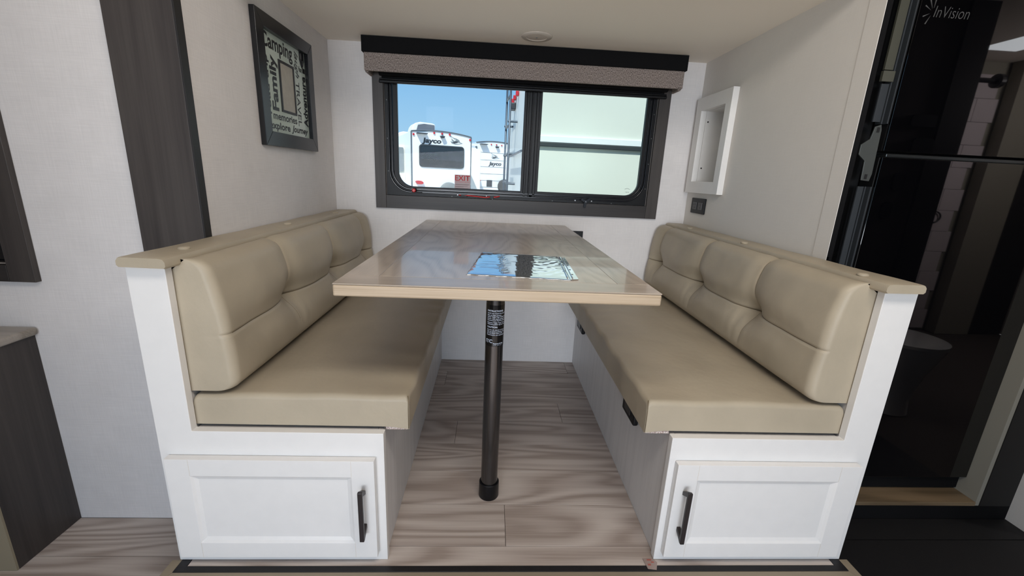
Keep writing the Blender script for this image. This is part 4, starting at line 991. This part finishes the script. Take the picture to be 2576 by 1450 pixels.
bm = bmesh.new(); lathe(bm, [(0.22, 0.0), (0.34, 0.0), (0.40, 0.03), (0.42, 0.09), (0.40, 0.17), (0.30, 0.19), (0.28, 0.10), (0.20, 0.08)], (1.50, -0.21, g0+0.20), 'Y', 36)
sp = obj('spare_tire', bm, M['tire_cover'], A, local=True, smooth='auto')
obj('wheel_rim', LATHE([(0.20, 0.0), (0.18, -0.02), (0.06, -0.03)], (1.50, -0.13, g0+0.20), 'Y', 24), M['rv_metal'], sp, local=True)
acp = [(0.10, g0+2.56), (1.06, g0+2.56), (1.06, g0+2.86), (0.95, g0+2.90), (0.45, g0+2.92), (0.25, g0+2.86), (0.16, g0+2.74)]
ac = obj('air_conditioner', PRISM(acp, 0.5, 1.5), M['ac'], A, local=True, bevel=0.03)
obj('grille', PRISM([(0.30, g0+2.60), (1.02, g0+2.60), (1.02, g0+2.83), (0.60, g0+2.85), (0.36, g0+2.80)], 0.46, 0.51), pbr('grille_grey', (92, 96, 104), 0.7), ac, local=True)
ac2 = obj('air_conditioner', PRISM([(x+0.05, z-0.02) for x, z in acp], 5.2, 6.2), M['ac'], A, local=True, bevel=0.03)
# left side of trailer A: slide-out box, grey patch for its window and shadow together
sl = obj('slide_out', BOX(-0.30, -0.001, 1.6, 4.6, g0-0.05, g0+2.05), M['rv_side'], A, local=True, bevel=0.02)
obj('side_window', PRISM(rrect(-0.29, -0.06, g0+0.95, g0+1.95, (0.05,)*4), 1.56, 1.599), M['rv_grey'], sl, local=True)
bm = bmesh.new()
for z in (1.05, 1.12, 1.19): box(bm, -0.012, -0.001, 4.7, 8.4, g0+z, g0+z+0.03)
obj('side_stripe', bm, M['rv_grey'], A, local=True)

# -- trailer B behind, ribbed wall, with tyre
B = thing('travel_trailer', (-0.937, 22.5, GZ), 'ribbed white travel trailer farther back with a spare tyre', 'trailer', rz=math.radians(20))
WB = 2.44
top = [(s*WB/12, g0+arch(s*WB/12, WB, 2.60, 2.70, 2.53)) for s in range(13)]
obj('shell', PRISM([(WB, 0.45), (0, 0.45)] + top, 0.0, 8.0), M['rv_white'], B, local=True)
bm = bmesh.new(); tube(bm, [(s, -0.01, z) for s, z in top], 0.028, 6); obj('roof_edge', bm, M['rv_trim'], B, local=True)
obj('corner_trim', BOX(-0.03, 0.06, -0.03, 0.03, 0.45, g0+2.4), M['rv_trim'], B, local=True)
for z in (2.125, 1.745, 1.40, 1.04, 0.69, 0.34): obj('siding_groove', BOX(0.07, WB-0.03, -0.006, 0.0, g0+z-0.010, g0+z+0.010), M['rv_line'], B, local=True)
for s, z in ((0.836, 2.575), (1.128, 2.575), (1.423, 2.56), (2.35, 2.46)): lens(B, s, g0+z-0.03, 0.0, 0.03)
obj('awning_strip', BOX(0.198, 0.58, -0.24, 0.0, g0+2.51, g0+2.54), M['rv_dark'], B, local=True)
bm = bmesh.new(); prism(bm, [(1.06, g0+2.46), (1.25, g0+2.46), (1.22, g0+2.40), (1.10, g0+2.38)], -0.14, 0.0); obj('rear_camera', bm, M['rv_dark'], B, local=True)
obj('lettering', place(fit_text('Jayco', 0.74, 0.26, 0.0022, 0.2), LZ(1.08, -0.004, g0+1.55)), M['rv_dark'], B, local=True)
bird(B, 1.07, g0+1.93, 0.52, -0.001)
bm = bmesh.new(); prism(bm, [(0.06, g0+0.76), (0.24, g0+0.74), (0.29, g0+0.68), (0.22, g0+0.62), (0.06, g0+0.63)], -0.08, 0.0); obj('tail_light', bm, M['rv_red'], B, local=True)
obj('access_panel', BOX(0.63, 0.94, -0.03, 0.0, g0+0.37, g0+0.72, bevel=0.01), M['rv_dark'], B, local=True)
bm = bmesh.new(); lathe(bm, [(0.20, 0.0), (0.34, 0.0), (0.37, 0.05), (0.37, 0.15), (0.30, 0.19), (0.18, 0.10)], (1.62, -0.21, g0+0.42), 'Y', 32); obj('spare_tire', bm, M['tire'], B, local=True, smooth='auto')
# side of B seen at the left of its rear: awning arms
for z in (2.45, 2.27): obj('awning_arm', BOX(-0.55, 0.0, -0.05, 0.05, g0+z-0.05, g0+z+0.05, bevel=0.01), M['rv_white'], B, local=True)
# -- third trailer between A and B (its shaded flank)
D = thing('travel_trailer', (-1.50, 19.9, GZ), 'narrow flank of a white trailer between the two rear ends', 'trailer', rz=math.radians(20))
obj('shell', BOX(0, 0.95, 0, 2.0, 0.45, g0+2.15, bevel=0.03), M['rv_side'], D, local=True)
obj('side_window', PRISM(rrect(0.12, 0.26, g0+1.05, g0+1.95, (0.05,)*4), -0.02, -0.001), M['rv_dark'], D, local=True)

# -- neighbour right outside the right pane, with ladder on its rear
N = thing('travel_trailer', (0.30, 2.75, GZ), 'pale trailer close outside the right pane with ladder and metal rail', 'trailer', rz=0.0)
zt = g0+1.88
obj('shell', PRISM([(0.0, 0.0), (9.0, 0.0), (9.0, 2.44), (-0.115, 2.44)], 0.45, zt, 'XY'), M['neighbour'], N, local=True, bevel=0.02)
obj('side_rail', BOX(0.03, 8.9, -0.018, 0.0, g0+1.264, g0+1.312, bevel=0.003), M['rv_metal'], N, local=True)
obj('side_groove', BOX(0.03, 8.9, -0.024, 0.0, g0+1.229, g0+1.262, bevel=0.004), M['rv_dark'], N, local=True)
# rear face of the neighbour: normal about -X; ladder stands off it
import mathutils
dv = Vector((-0.115, 2.44, 0)).normalized(); nv = Vector((-dv.y, dv.x, 0))
def RP(t, off, z): v = dv*t + nv*off; return (v.x, v.y, z)
for t, z in ((1.20, 1.826), (1.48, 1.829), (1.72, 1.831)):
    p = RP(t, 0.015, g0+z); obj('clearance_light', BOX(p[0]-0.02, p[0]+0.012, p[1]-0.03, p[1]+0.03, p[2]-0.025, p[2]+0.025, bevel=0.006), M['rv_red'], N, local=True)
p = RP(1.55, 0.0, g0+1.76); obj('rear_camera', BOX(p[0]-0.06, p[0], p[1]-0.08, p[1]+0.08, p[2]-0.05, p[2]+0.02, bevel=0.01), M['rv_dark'], N, local=True)
lad = bmesh.new()
LT0, LT1, LO = 1.22, 1.72, 0.085
for t in (LT0, LT1): tube(lad, [RP(t, LO, g0-0.6), RP(t, LO, zt+0.25)], 0.0125, 10)
ladp = obj('ladder_rail', lad, M['ladder'], N, local=True, smooth=True)
for z in (1.22, 0.92, 1.52, 0.62, 1.82):
    bm = bmesh.new(); tube(bm, [RP(LT0, LO, g0+z), RP(LT1, LO, g0+z)], 0.010, 8); obj('rung', bm, M['ladder'], ladp, local=True)
for z in (1.22, 0.90, 1.55):
    for t in (LT0, LT1):
        bm = bmesh.new(); tube(bm, [RP(t, 0.0, g0+z), RP(t, LO+0.02, g0+z)], 0.012, 8); obj('standoff', bm, M['ladder'], ladp, local=True)
bm = bmesh.new(); tube(bm, [RP(0.25, 0.05, g0+1.20), RP(LT1, 0.05, g0+1.20)], 0.011, 8); obj('bumper_bar', bm, M['ladder'], N, local=True)
